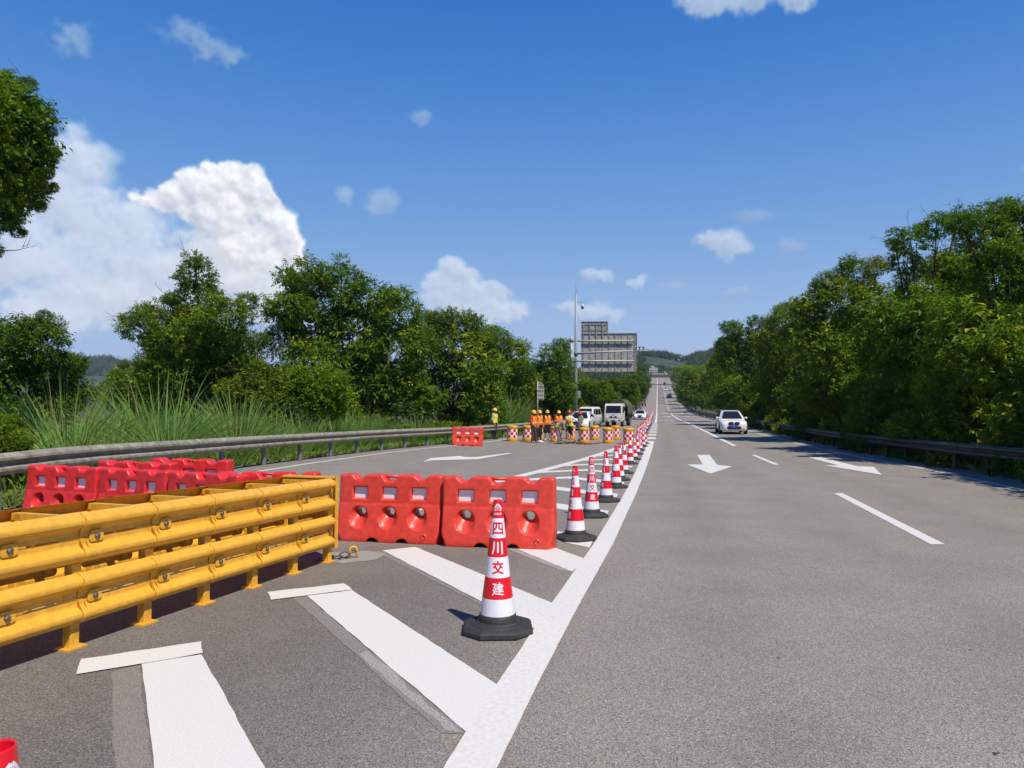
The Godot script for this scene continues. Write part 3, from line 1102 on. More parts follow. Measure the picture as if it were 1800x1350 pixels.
const TREES := {
	"near_left": [-13.3, 13.0, [[4.01,6.25,0.31,0.61], [4.07,5.77,-0.05,0.54], [3.39,6.16,0.26,1.03], [2.79,5.19,-0.22,1.08], [3.86,5.11,-0.14,0.56], [3.78,4.55,0.51,0.60], [3.37,5.36,1.24,1.30], [4.27,5.56,-0.17,0.26], [4.26,4.93,0.15,0.33], [3.73,4.40,0.15,0.28], [2.02,4.43,-0.74,0.76], [3.43,6.78,0.03,0.43], [4.17,6.09,-0.14,0.22], [3.12,3.94,0.02,0.33], [4.55,6.09,-0.03,0.12], [4.54,5.26,0.10,0.14], [4.59,5.03,-0.03,0.10], [4.25,4.70,-0.10,0.14], [3.90,4.18,-0.01,0.14], [4.38,6.44,-0.06,0.12], [4.11,6.98,-0.05,0.15], [3.81,7.03,0.13,0.15], [3.40,3.85,-0.09,0.17], [4.66,5.69,-0.02,0.09]]],
	"left_dark": [-13.9, 19.0, [[0.26,2.08,0.34,0.87], [1.22,2.38,0.61,0.67], [0.92,1.62,-0.48,0.67], [0.20,0.99,0.06,1.11], [0.52,2.77,-0.18,0.41], [-1.52,1.63,-0.94,1.27], [1.14,0.74,-0.30,0.71], [0.77,3.12,-0.17,0.21], [1.67,1.78,0.08,0.38], [-0.88,2.59,-0.34,0.57], [0.54,0.20,0.10,0.95]]],
	"two_crown": [-11.5, 27.0, [[-1.30,5.49,-0.67,0.79], [-1.20,4.46,-0.70,0.95], [0.56,3.64,0.78,0.99], [1.14,4.35,0.29,0.40], [-1.10,3.00,0.50,0.90], [-0.64,2.63,-0.99,1.08], [-3.09,3.36,0.09,0.72], [-3.59,3.71,-0.09,0.36], [-2.23,2.57,0.25,0.63], [0.56,1.91,-0.01,0.90], [-1.24,1.57,0.23,1.03], [1.51,2.80,0.12,0.40], [-1.01,5.91,-0.05,0.29], [-2.03,4.50,-0.04,0.27], [-0.48,1.00,-0.86,1.08], [-2.83,1.46,-0.25,0.70]]],
	"big_round": [-9.0, 36.0, [[-1.97,6.71,-1.16,1.38], [-0.20,6.43,-0.88,1.26], [1.24,5.49,-1.30,1.35], [2.93,4.65,-0.48,1.44], [-2.49,4.83,0.79,1.20], [-1.50,4.24,-1.11,1.74], [-3.34,3.31,-1.04,1.14], [0.32,3.63,-1.25,2.04], [2.67,2.67,-0.21,1.80], [3.99,3.28,-0.45,1.08], [-0.95,1.75,0.89,1.80], [0.98,0.84,-1.02,2.04], [3.41,0.55,-0.23,1.74], [-2.12,6.20,0.35,0.84], [0.02,-0.86,1.28,1.50], [-3.28,0.85,-0.83,1.20]]],
	"belt_a": [-4.1, 45.0, [[-1.56,4.73,-1.15,1.20], [-0.46,4.76,0.91,1.12], [1.08,4.58,-0.66,1.12], [0.40,2.95,0.28,1.95], [-1.36,2.19,1.08,1.72], [1.91,1.83,0.63,1.95], [-0.08,0.31,-0.83,2.25], [-2.02,-0.46,-1.10,1.50], [2.31,-0.36,1.40,1.69], [2.05,3.72,-0.24,1.05]]],
	"belt_b": [-0.4, 52.0, [[-0.84,4.00,1.16,1.30], [0.35,3.12,-0.56,1.30], [1.08,1.89,0.36,1.08], [-0.45,1.90,-1.17,1.82], [1.54,0.13,-1.14,1.21], [0.43,-0.27,-0.02,1.65], [-1.35,0.12,-1.54,1.73], [-0.42,-1.54,0.55,1.47], [-1.49,4.24,0.72,0.87]]],
	"left_mid": [3.6, 62.0, [[0.78,4.15,-0.16,0.83], [-0.26,3.09,1.00,1.09], [-1.16,1.56,0.61,1.03], [0.76,2.39,0.22,1.24], [-0.76,-0.20,-0.31,1.45], [0.66,-0.17,0.97,1.45], [-0.07,1.36,1.16,1.29], [1.17,3.44,-0.48,0.67], [-1.56,-0.70,0.34,0.93], [0.49,-1.80,-1.11,1.24], [1.49,0.68,-0.56,0.72]]],
	"sign_a": [10.2, 84.0, [[-0.73,-0.07,0.29,1.19], [1.04,-0.22,0.09,1.12], [-1.74,-1.06,-0.05,1.26], [0.41,-1.64,-0.43,1.54], [2.13,-1.35,-0.21,1.12], [-1.18,0.34,-0.11,0.91], [0.17,0.20,-0.21,0.91], [-2.09,-0.24,-0.79,0.91], [1.41,-2.53,-0.02,1.12], [-1.76,-2.52,0.15,1.12]]],
	"sign_b": [16.9, 104.0, [[-0.35,0.07,-0.49,1.13], [1.04,0.08,0.53,1.04], [-1.38,-1.30,0.54,1.39], [0.83,-1.70,-1.30,1.39], [1.75,-2.01,-0.04,1.04], [-0.41,-2.53,-0.12,1.21], [-2.11,0.08,0.83,0.87], [0.23,-0.62,0.20,1.21], [1.50,-0.80,-0.15,0.95]]],
	"left_far_a": [25.4, 140.0, [[-0.91,0.88,1.21,1.28], [0.30,-0.88,-0.36,1.63], [1.24,-2.28,-0.36,1.40], [-1.40,-2.01,1.35,1.63], [0.07,-3.22,-0.35,1.40], [-1.64,-0.29,0.08,1.17], [1.00,0.29,-0.37,1.05], [1.59,-1.10,0.27,0.93], [-0.86,2.63,-0.43,1.05]]],
	"left_far_b": [42.1, 215.0, [[-1.12,2.90,-0.73,1.61], [-0.47,0.57,1.47,1.61], [0.33,-1.75,1.08,1.25], [-1.87,0.02,-0.54,1.61], [-0.67,-3.94,-1.14,1.25], [-2.82,2.17,0.70,1.43], [0.17,-3.56,0.08,0.90], [0.93,0.03,-0.16,0.90], [-2.42,4.14,0.44,1.25]]],
	"bush_fern": [-7.2, 25.0, [[-0.05,1.21,0.20,0.75], [-0.65,0.74,0.24,0.67], [0.77,0.88,0.15,0.58], [-1.07,1.36,-0.09,0.46], [0.28,0.64,0.28,0.71], [-0.37,0.22,0.16,0.67], [0.90,1.36,-0.16,0.29], [-0.42,1.56,0.31,0.33], [0.50,0.25,-0.07,0.54]]],
	"bush_left": [-10.2, 13.5, [[-0.02,0.30,-0.17,0.36], [-0.13,0.18,0.14,0.38], [0.50,0.06,0.11,0.20], [0.13,0.53,-0.12,0.20], [0.05,-0.10,0.16,0.32], [0.62,-0.13,0.10,0.16], [0.35,0.13,0.03,0.25], [-0.51,0.49,-0.13,0.34], [0.66,0.16,0.11,0.14]]],
	"bush_yellow": [-9.4, 25.0, [[-0.10,0.84,0.29,0.83], [0.50,0.32,0.24,0.75], [-1.08,0.29,-0.49,0.75], [0.07,1.56,0.06,0.50], [-0.62,-0.24,-0.49,0.71], [0.76,-0.28,0.41,0.62], [0.57,1.05,0.15,0.46], [-1.10,0.83,-0.12,0.42], [-0.10,0.18,-0.53,0.71]]],
	"bush_back": [-17.2, 31.0, [[-0.48,1.33,0.06,0.62], [0.40,0.82,0.50,0.93], [1.50,0.70,0.65,0.88], [-1.24,0.68,-0.04,0.62], [-0.35,1.97,0.14,0.23], [0.48,1.25,-0.31,0.52], [1.45,0.41,-0.45,0.67], [-0.54,0.44,0.42,0.67], [0.31,0.13,0.34,0.78]]],
	"right_near": [17.1, 23.0, [[0.59,6.46,-0.60,1.00], [-0.91,6.10,-0.27,0.96], [1.94,5.64,-0.92,1.53], [-0.68,4.85,0.37,1.23], [-2.20,6.44,0.36,0.50], [0.63,6.73,0.35,0.86], [0.44,3.45,-0.88,1.53], [-2.15,2.76,0.62,1.38], [0.95,2.21,0.47,1.72], [-0.90,1.27,0.19,1.15], [0.64,0.32,0.18,1.15], [-2.04,1.08,0.19,1.05], [-0.31,7.01,-0.44,0.54]]],
	"right_airy": [17.6, 28.5, [[-1.27,6.93,0.48,0.71], [-0.30,7.53,0.60,0.62], [1.19,8.00,-0.45,0.52], [-1.01,6.23,-0.46,0.62], [0.74,6.10,-0.86,0.90], [1.30,5.71,0.13,1.00], [-1.49,6.96,-0.29,0.33], [-0.03,5.12,-0.80,0.95], [-1.43,3.54,0.80,1.47], [0.91,2.92,-0.71,1.47], [-1.44,2.68,-0.85,1.28], [-0.20,0.98,-0.46,1.43], [-1.52,0.75,-0.04,1.07]]],
	"right_mid": [19.5, 39.0, [[-0.24,7.30,0.40,0.98], [-1.62,6.68,0.26,0.84], [1.01,7.57,0.35,0.65], [-1.29,5.38,1.27,1.49], [1.58,5.22,-0.27,1.69], [-2.65,4.99,0.43,1.04], [0.46,3.46,-0.96,1.75], [-2.28,2.71,1.40,1.62], [1.96,1.12,-1.24,1.62], [-1.69,0.47,-0.57,1.49], [0.32,0.45,-1.31,1.62], [-2.92,5.40,-0.45,0.58], [-2.95,3.78,-0.76,0.98]]],
	"right_slope": [23.3, 57.0, [[0.28,6.93,-0.19,1.24], [-1.20,5.64,1.18,1.24], [1.73,4.83,-0.76,1.71], [-1.36,3.33,1.01,1.81], [0.21,1.93,0.62,2.09], [-1.23,0.50,-0.50,1.71], [0.99,-0.44,-0.08,1.71], [-2.22,4.30,0.19,1.14], [-1.26,6.01,-0.49,0.57], [-0.35,-1.40,-0.27,1.24]]],
	"right_back": [23.5, 68.0, [[-1.54,5.86,0.32,1.02], [0.87,6.06,0.66,1.36], [0.08,4.91,-1.11,1.59], [1.38,3.16,0.07,2.04], [-0.85,2.61,-0.87,1.81], [0.69,0.33,0.46,1.93], [-1.71,-0.22,0.93,1.59], [-2.26,4.29,-0.07,1.02], [2.92,2.03,-0.98,1.70], [-0.57,-1.62,0.88,1.36]]],
	"right_end": [26.7, 86.0, [[0.56,7.58,-0.49,0.86], [0.29,5.44,-1.01,1.22], [-0.25,2.91,-0.86,1.43], [1.21,3.63,-0.91,1.43], [-1.09,0.40,1.25,1.29], [0.70,0.02,-0.40,1.58], [-0.03,-1.80,-0.81,1.15], [0.98,5.71,0.89,1.00], [-1.10,1.82,0.32,0.72]]],
	"right_round": [45.6, 170.0, [[-0.19,-0.23,0.71,2.41], [-2.24,-2.79,-0.08,2.12], [1.92,0.33,0.24,2.27], [3.10,-2.51,0.08,2.55], [-3.52,-4.51,-0.61,1.13], [-1.22,1.46,1.38,1.42], [0.07,-4.16,1.37,2.27], [-1.92,-5.31,0.93,1.27], [2.24,-4.87,1.16,1.98]]],
	"right_pale": [75.8, 260.0, [[-0.40,2.54,1.33,2.60], [-1.77,4.07,-1.46,1.73], [2.06,0.37,-1.09,2.60], [-1.23,-0.26,1.27,2.38], [2.59,3.63,-0.01,1.95], [-3.20,1.46,0.57,1.95], [0.92,-2.86,0.57,2.60], [-4.02,-1.14,0.46,1.73], [3.61,-1.80,-0.45,2.17]]],
}


# ---------------------------------------------------------------- guard rails
func w_section(y0: float, tall: float, out: float) -> Array:
	# front of a W-beam from the top down, as [y, z]
	var r := []
	for k in [[1.0, 0.0], [0.97, 0.012], [0.90, 0.055], [0.80, 0.083], [0.69, 0.083], [0.585, 0.02], [0.525, 0.004], [0.475, 0.004], [0.415, 0.02], [0.31, 0.083], [0.20, 0.083], [0.10, 0.055], [0.03, 0.012], [0.0, 0.0]]:
		r.append(Vector2(y0 + k[0] * tall, k[1] * tall / 0.31 + out))
	return r


func beam(sh: Shape, stations: Array, y0: float, tall: float, thick := 0.004) -> void:
	# stations of [origin, outward direction, extra]; a sheet of thickness swept along them, front on the outward side
	var rings := []
	for k in stations:
		var prof := w_section(y0, tall, k[2])
		var ring := PackedVector3Array()
		for p in prof:
			ring.append(k[0] + Vector3.UP * p.x + k[1] * p.y)
		for i in range(prof.size() - 1, -1, -1):
			ring.append(k[0] + Vector3.UP * prof[i].x + k[1] * (prof[i].y - thick))
		rings.append(ring)
	sh.loft(rings, false, false)


func verge_lift(inward: float, s: float) -> float:
	# the near left verge stands a little above the road
	return 0.23 * (smoothstep(6.0, 12.0, s) - smoothstep(9.0, 14.0, s)) if inward > 0.0 else 0.0


func guard_rail(label: String, edge, s0: float, s1: float, inward: float, steel: Material, post_mat: Material) -> void:
	# inward is +1 when the road lies on the +x side of the rail
	var o := thing("guard_rail", label, "guard rail")
	var post := Shape.new()
	post.tube([Vector3(0, -0.55, 0), Vector3(0, 0.73, 0)], [0.062], 10)
	var post_mesh := post.done()
	var block := Shape.new()
	block.box(Vector3(inward * 0.085, 0.60, 0), Vector3(0.07, 0.22, 0.12))
	var block_mesh := block.done()
	var s := s0
	var n := 0
	while s < s1:
		var sh := Shape.new()
		var st := []
		for k in 5:
			var q := s + k * 1.02
			var p := beside(edge.call(q), q, verge_lift(inward, q))
			var t := (beside(edge.call(q + 0.5), q + 0.5) - beside(edge.call(q - 0.5), q - 0.5)).normalized()
			var nrm := t.cross(Vector3.UP).normalized() * inward
			st.append([p, nrm, 0.11 + (0.008 if k == 0 else 0.002 if k == 4 else 0.005)])
		if inward < 0.0:
			st.reverse()
		beam(sh, st, 0.47, 0.33)
		part("rail_panel", sh.done(), steel, o)
		for q in [s + 0.15, s + 2.15]:
			var m := part("post", post_mesh, post_mat, o, Transform3D(Basis(), beside(edge.call(q), q, verge_lift(inward, q))))
			part("spacer_block", block_mesh, post_mat, m)
		s += 4.0
		n += 1


func parapet(label: String, edge, s0: float, s1: float, inward: float) -> void:
	var o := thing("guard_rail", label, "guard rail")
	var s := s0
	while s < s1:
		var step := 8.0
		var a := beside(edge.call(s), s)
		var b := beside(edge.call(s + step), s + step)
		var t := (b - a)
		var turn := Basis(t.normalized().cross(Vector3.UP).normalized() * -1.0, Vector3.UP, t.normalized() * -1.0)
		var sh := Shape.new()
		sh.box((a + b) * 0.5 + Vector3.UP * 0.42, Vector3(0.06, 0.62, t.length() - 0.05), turn)
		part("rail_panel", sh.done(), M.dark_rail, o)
		var cap := Shape.new()
		cap.tube([a + Vector3.UP * 0.86, b + Vector3.UP * 0.86], [0.085], 6)
		part("top_rail", cap.done(), M.rust_rail, o)
		var po := Shape.new()
		po.box(a + Vector3.UP * 0.42, Vector3(0.14, 0.95, 0.14), turn)
		part("post", po.done(), M.dark_rail, o)
		s += step


# ---------------------------------------------------------------- the yellow crash cushion
func crash_cushion() -> void:
	var o := thing("crash_cushion", "long yellow steel crash cushion of double corrugated rails on short posts", "crash cushion", on_road(-1.865, 7.0, 71.0))
	var pitch := 0.565
	var bays := 9
	var width := 0.60
	var post := Shape.new()
	post.box(Vector3(0, 0.27, 0), Vector3(0.065, 0.54, 0.075), Basis(), 0.006)
	var foot := Shape.new()
	foot.box(Vector3(0, 0.006, 0), Vector3(0.14, 0.012, 0.12))
	var pm := post.done()
	var fm := foot.done()
	var bar := Shape.new()
	bar.box(Vector3(0, 0.815, -width * 0.5), Vector3(0.05, 0.045, width - 0.02))
	var up := Shape.new()
	up.box(Vector3(0.0, 0.65, 0), Vector3(0.05, 0.36, 0.05))
	var bm := bar.done()
	var um := up.done()
	var bolt_plate := Shape.new()
	var pl := PackedVector2Array()
	for k in [[-0.05, 0.018], [-0.03, 0.036], [0.035, 0.036], [0.05, 0.03], [0.05, -0.024], [0.032, -0.036], [-0.036, -0.036], [-0.05, -0.022]]:
		pl.append(Vector2(k[0], k[1]))
	bolt_plate.prism(pl, 0.0, 0.012)
	var plm := bolt_plate.done()
	var bolt := Shape.new()
	bolt.lathe([[0.019, 0.0], [0.019, 0.012], [0.011, 0.018], [0.0, 0.020]], 6)
	var bom := bolt.done()
	var pipe := Shape.new(true)
	pipe.tube([Vector3(-0.40, 0, 0), Vector3(-0.05, 0, 0)], [0.026], 10)
	pipe.tube([Vector3(-0.13, 0, 0), Vector3(-0.05, 0, 0)], [0.036], 10)
	var pim := pipe.done()
	var tie := Shape.new(true)
	tie.tube([Vector3(-0.06, 0, 0), Vector3(-0.44, -0.02, -0.20)], [0.018], 8)
	var tim := tie.done()
	for i in bays + 1:
		var x := -i * pitch
		for side in [0, 1]:
			var z = -0.045 - side * (width - 0.09)
			var p := part("post", pm, M.yellow_paint, o, Transform3D(Basis(), Vector3(x, 0, z)))
			part("foot_plate", fm, M.yellow_paint, p)
			part("upright", um, M.yellow_paint, o, Transform3D(Basis(), Vector3(x, 0, z - (0.02 if side == 0 else -0.02))))
		part("cross_bar", bm, M.yellow_paint, o, Transform3D(Basis(), Vector3(x, 0, 0)))
		if i == bays:
			continue
		part("pipe", pim, M.yellow_paint, o, Transform3D(Basis(), Vector3(x - 0.02, 0.50, -0.13)))
		part("tie_rod", tim, M.yellow_paint, o, Transform3D(Basis(), Vector3(x - 0.02, 0.505, -0.15)))
		for side in [0, 1]:
			for row in [0, 1]:
				var sh := Shape.new()
				var y0: float = 0.155 + row * 0.385
				var x0 := x - pitch
				var x1 := x + (0.045 if i > 0 else 0.0)
				# two halves with a slotted strip between them
				var dir := Vector3.BACK if side == 0 else Vector3.FORWARD
				var base := Vector3(0, 0, -0.012) if side == 0 else Vector3(0, 0, -width + 0.012)
				var top_half := []
				for k in [[1.0, 0.0], [0.975, 0.012], [0.94, 0.040], [0.90, 0.054], [0.86, 0.061], [0.82, 0.063], [0.775, 0.061], [0.745, 0.054], [0.68, 0.018], [0.655, 0.008], [0.62, 0.004], [0.52, 0.004]]:
					top_half.append(Vector2(y0 + k[0] * 0.32, k[1]))
				var low_half := []
				for i2 in range(top_half.size() - 1, -1, -1):
					low_half.append(Vector2(2.0 * y0 + 0.32 - top_half[i2].x, top_half[i2].y))
				for half in [0, 1]:
					var rings := []
					for st in [[x0, 0.011], [x0 + 0.02, 0.011], [x0 + 0.10, 0.007], [x1, 0.0]]:
						var ring := PackedVector3Array()
						var piece: Array = (top_half if half == 0 else low_half).duplicate()
						for p in piece:
							ring.append(base + Vector3(st[0], p.x, 0) + dir * (p.y + st[1]))
						piece.reverse()
						for p in piece:
							ring.append(base + Vector3(st[0], p.x, 0) + dir * (p.y + st[1] - 0.004))
						if side == 1:
							ring.reverse()
						rings.append(ring)
					sh.loft(rings)
				# the strip between the halves is cut by slots
				var yc := y0 + 0.16
				for seg in [[x0, x0 + 0.17], [x0 + 0.25, x0 + 0.275], [x0 + 0.43, x1]]:
					var cx: float = (seg[0] + seg[1]) * 0.5
					sh.box(base + Vector3(cx, yc, 0) + dir * 0.0065, Vector3(seg[1] - seg[0], 0.0126, 0.0035))
				part("rail_panel", sh.done(), M.yellow_paint, o)
				var face := Basis() if side == 0 else Basis(Vector3.UP, PI)
				var bp := part("bolt_plate", plm, M.yellow_paint, o, Transform3D(face, base + Vector3(x0 + 0.115, yc, 0) + dir * 0.013))
				part("bolt", bom, M.bolt_steel, bp, Transform3D(Basis(Vector3.RIGHT, PI / 2), Vector3(0, 0, 0.012)))
	# the frame that closes the near end
	var end := Shape.new()
	end.box(Vector3(0.07, 0.505, -width * 0.5), Vector3(0.022, 0.74, width + 0.06))
	end.box(Vector3(0.045, 0.505, 0.025), Vector3(0.03, 0.74, 0.012))
	end.box(Vector3(0.045, 0.505, -width - 0.025), Vector3(0.03, 0.74, 0.012))
	part("end_frame", end.done(), M.yellow_paint, o)
	var cap := Shape.new()
	cap.box(Vector3(0.03, 0.862, -width * 0.5), Vector3(0.09, 0.012, width + 0.03))
	part("top_plate", cap.done(), M.yellow_paint, o)
	for y in [0.32, 0.70]:
		part("bolt", bom, M.bolt_steel, o, Transform3D(Basis(Vector3.RIGHT, PI / 2), Vector3(-0.03, y, 0.004)))

	# anchor eye and chain on the ground at the end
	var where := on_road(-1.68, 7.2, 20.0)
	var eye := thing("anchor_eye", "yellow anchor eye set in the ground at the end of the crash cushion", "anchor", where)
	var e := Shape.new(true)
	var pts := []
	for k in 9:
		var a := PI * k / 8.0
		pts.append(Vector3(cos(a) * 0.035, 0.085 + sin(a) * 0.035, 0))
	pts.push_front(Vector3(0.04, -0.01, 0))
	pts.push_back(Vector3(-0.04, -0.01, 0))
	e.tube(pts, [0.014], 8)
	part("eye", e.done(), M.yellow_paint, eye)
	var ch := thing("chain", "short dark chain from the anchor eye to the foot of the crash cushion", "chain", where)
	for k in 5:
		var l := Shape.new(true)
		var lp := []
		for j in 13:
			var a := TAU * j / 12.0
			lp.append(Vector3(cos(a) * 0.052, 0, sin(a) * 0.026))
		l.tube(lp, [0.009], 6, false)
		part("link", l.done(), M.chain_steel if k > 0 else M.bolt_steel, ch, Transform3D(Basis(Vector3.RIGHT, 1.2 if k % 2 else 0.25) * Basis(Vector3.UP, 0.2), Vector3(-0.02 - k * 0.074, maxf(0.025, 0.075 - k * 0.022), 0.015 + 0.012 * k)))


# ---------------------------------------------------------------- red plastic barriers
func barrier_field(x: float, y: float, z: float) -> float:
	var w := 0.20
	if y > 0.05:
		w = lerpf(0.20, 0.125, clampf((y - 0.05) / 0.38, 0.0, 1.0))
	w -= 0.010 * smoothstep(0.43, 0.455, y) + 0.012 * smoothstep(0.45, 0.8, y)
	var ax := absf(x)
	var end := 0.662 - 0.05 * (1.0 - smoothstep(0.0, 0.17, y)) * smoothstep(0.06, 0.19, z)
	var top := 0.80
	top -= 0.052 * (1.0 - smoothstep(0.03, 0.105, absf(ax - 0.405)))
	top -= 0.075 * (1.0 - smoothstep(0.05, 0.12, ax))
	var round := 0.03
	# rounded intersection of the slabs
	var a := z - w + round
	var b := ax - end + round
	var c := (y - top + round) if y > 0.4 else (-y + 0.012)
	var d := Vector3(maxf(a, 0.0), maxf(b, 0.0), maxf(c, 0.0)).length() + minf(maxf(a, maxf(b, c)), 0.0) - round
	for k in 3:
		var cx := -0.385 + k * 0.378
		var dx := absf(x - cx)
		if dx > 0.2:
			continue
		# the window: a shallow square recess
		var win := maxf(maxf(dx - 0.096, absf(y - 0.575) - 0.07), w - 0.060 - z)
		d = maxf(d, -win)
		# the eye: a hole that flares outwards and down
		var t := smoothstep(0.04, 0.175, z)
		var r := lerpf(0.050, 0.126, t)
		var dy := y - lerpf(0.360, 0.298, t)
		d = maxf(d, -(sqrt(dx * dx + dy * dy * (1.0 if dy > 0.0 else 0.8)) - r) * 0.85)
	for k in [-0.19, 0.19]:
		var dx: float = x - k
		d = maxf(d, -(sqrt(dx * dx + (y + 0.035) * (y + 0.035)) - 0.085))
	return d


var barrier_mesh: ArrayMesh


func make_barrier_mesh() -> void:
	var cell := 0.0125
	var nx := 112
	var ny := 69
	var nz := 37
	var f := PackedFloat32Array()
	f.resize(nx * ny * nz)
	var o := Vector3(-(nx - 1) * 0.5, -1.5, -(nz - 1) * 0.5) * cell
	var half := (nz - 1) / 2
	for z in half + 1:
		for y in ny:
			for x in nx:
				var v := barrier_field(o.x + x * cell, o.y + y * cell, absf(o.z + z * cell))
				f[z * nx * ny + y * nx + x] = v
				f[(nz - 1 - z) * nx * ny + y * nx + x] = v
	var st := SurfaceTool.new()
	st.begin(Mesh.PRIMITIVE_TRIANGLES)
	nets(f, nx, ny, nz, o, cell, st, func(_p): return Color.WHITE)
	st.index()
	st.generate_normals()
	barrier_mesh = st.commit()


func barrier(label: String, where: Transform3D, material: Material, group := "") -> void:
	var o := thing("water_barrier", label, "barrier", where, group)
	part("body", barrier_mesh, material, o)
	var pl := Shape.new()
	pl.box(Vector3.ZERO, Vector3(0.182, 0.130, 0.006))
	var plm := pl.done()
	for k in 3:
		for side in [-1.0, 1.0]:
			part("reflector", plm, M.reflective_white, o, Transform3D(Basis(Vector3.RIGHT, side * 0.03), Vector3(-0.385 + k * 0.378, 0.575, side * 0.057)))
	var h := Shape.new(true)
	h.tube([Vector3(-0.125, 0.772, 0), Vector3(0.125, 0.772, 0)], [0.02], 8)
	part("handle", h.done(), material, o)
	var plug := Shape.new()
	plug.lathe([[0.034, -0.03], [0.034, 0.008], [0.026, 0.014], [0.018, 0.006], [0.0, 0.006]], 14)
	part("drain_plug", plug.done(), material, o, Transform3D(Basis(Vector3.RIGHT, PI / 2), Vector3(0.47, 0.085, 0.192)))


# ---------------------------------------------------------------- cones
const GLYPHS := {
	"si": [[[0.06, 0.1], [0.94, 0.1]], [[0.06, 0.1], [0.06, 0.97]], [[0.94, 0.1], [0.94, 0.97]], [[0.06, 0.87], [0.94, 0.87]], [[0.37, 0.1], [0.35, 0.42], [0.2, 0.62]], [[0.62, 0.1], [0.62, 0.5], [0.70, 0.58], [0.86, 0.58]]],
	"chuan": [[[0.14, 0.06], [0.14, 0.5], [0.03, 0.96]], [[0.5, 0.1], [0.5, 0.84]], [[0.88, 0.04], [0.88, 0.97]]],
	"jiao": [[[0.5, 0.0], [0.5, 0.16]], [[0.04, 0.2], [0.96, 0.2]], [[0.32, 0.3], [0.12, 0.5]], [[0.68, 0.3], [0.88, 0.5]], [[0.72, 0.45], [0.45, 0.8], [0.06, 0.96]], [[0.28, 0.45], [0.55, 0.8], [0.94, 0.96]]],
	"jian": [[[0.04, 0.12], [0.30, 0.12], [0.14, 0.42], [0.32, 0.42], [0.25, 0.68], [0.04, 0.96]], [[0.08, 0.58], [0.3, 0.85], [0.98, 0.94]], [[0.42, 0.15], [0.86, 0.15], [0.86, 0.42]], [[0.36, 0.285], [0.98, 0.285]], [[0.42, 0.42], [0.86, 0.42]], [[0.42, 0.555], [0.88, 0.555]], [[0.36, 0.69], [0.96, 0.69]], [[0.64, 0.0], [0.64, 0.84]]],
}


func stroke(im: Image, a: Vector2, b: Vector2, w: float, h: float, c: Color) -> void:
	# a straight brush mark with round ends; w and h are its half sizes across and along the picture
	var lo := a.min(b) - Vector2(w, h)
	var hi := a.max(b) + Vector2(w, h)
	var k := Vector2(1.0 / w, 1.0 / h)
	var aa := a * k
	var bb := b * k
	for y in range(maxi(int(lo.y), 0), mini(int(hi.y) + 2, im.get_height())):
		for x in range(maxi(int(lo.x), 0), mini(int(hi.x) + 2, im.get_width())):
			var p := Vector2(x + 0.5, y + 0.5) * k
			if p.distance_to(Geometry2D.get_closest_point_to_segment(p, aa, bb)) < 1.0:
				im.set_pixel(x, y, c)


func write_glyph(im: Image, key: String, box: Rect2, c: Color, thick: float) -> void:
	if key == "jian":
		thick *= 0.66
	for line in GLYPHS[key]:
		for i in line.size() - 1:
			stroke(im, box.position + Vector2(line[i][0], line[i][1]) * box.size, box.position + Vector2(line[i + 1][0], line[i + 1][1]) * box.size, box.size.x * thick, box.size.y * thick * 0.95, c)


func sleeve_texture(written: bool) -> ImageTexture:
	var w := 768
	var h := 1024
	var top := 0.90
	var low := 0.11
	var red := Color(0.66, 0.008, 0.020).linear_to_srgb()
	var white := Color(0.72, 0.72, 0.80).linear_to_srgb()
	var im := Image.create(w, h, false, Image.FORMAT_RGB8)
	var bands := [[0.90, 0.776, red], [0.776, 0.642, white], [0.642, 0.514, red], [0.514, 0.376, white], [0.376, 0.234, red], [0.234, 0.11, white]]
	for b in bands:
		var y0 := int((top - b[0]) / (top - low) * h)
		var y1 := int((top - b[1]) / (top - low) * h)
		im.fill_rect(Rect2i(0, y0, w, y1 - y0 + 1), b[2])
	# the fine prismatic weave of the sheeting
	for y in h:
		if y % 9 == 0:
			for x in range(0, w):
				if (x + y / 9 * 5) % 11 < 6:
					im.set_pixel(x, y, im.get_pixel(x, y).darkened(0.05))
	if written:
		for face in 2:
			var cx := w * (0.25 + 0.5 * face)
			for g in [["si", 0.709, red], ["chuan", 0.578, white], ["jiao", 0.445, red], ["jian", 0.305, white]]:
				var r := lerpf(0.122, 0.030, (g[1] - 0.11) / 0.79)
				var gw := 0.080 / (TAU * r) * w
				var gh := 0.084 / (top - low) * h
				var y: float = (top - g[1]) / (top - low) * h
				write_glyph(im, g[0], Rect2(cx - gw * 0.5, y - gh * 0.5, gw, gh), g[2], 0.075)
			# the mark of rays between two curved wings, and the small line of writing
			var my := (top - 0.853) / (top - low) * h
			var sx := 0.062 / (TAU * 0.036) * w * 0.5
			var sy := 0.052 / (top - low) * h * 0.5
			for ray in [-0.22, 0.0, 0.22]:
				stroke(im, Vector2(cx + ray * sx * 0.35, my - sy * 0.75), Vector2(cx + ray * sx * 2.2, my + sy * 0.95), 5.0, 4.0, white)
			for wing in [-1.0, 1.0]:
				for arc in [0.5, 0.8]:
					var last := Vector2.ZERO
					for k in 7:
						var t := k / 6.0
						var p := Vector2(cx + wing * sx * (0.15 + arc * sin(t * PI * 0.62)), my - sy * 0.8 + t * sy * 1.7)
						if k > 0:
							stroke(im, last, p, 6.5, 4.0, white)
						last = p
			var ty := (top - 0.806) / (top - low) * h
			for k in 4:
				write_glyph(im, ["si", "chuan", "jiao", "jian"][k], Rect2(cx - sx * 0.85 + k * sx * 0.44, ty - 10, sx * 0.36, 18), white, 0.09)
	return ImageTexture.create_from_image(im)


var cone_base: ArrayMesh
var cone_collar: ArrayMesh
var cone_sleeve: ArrayMesh


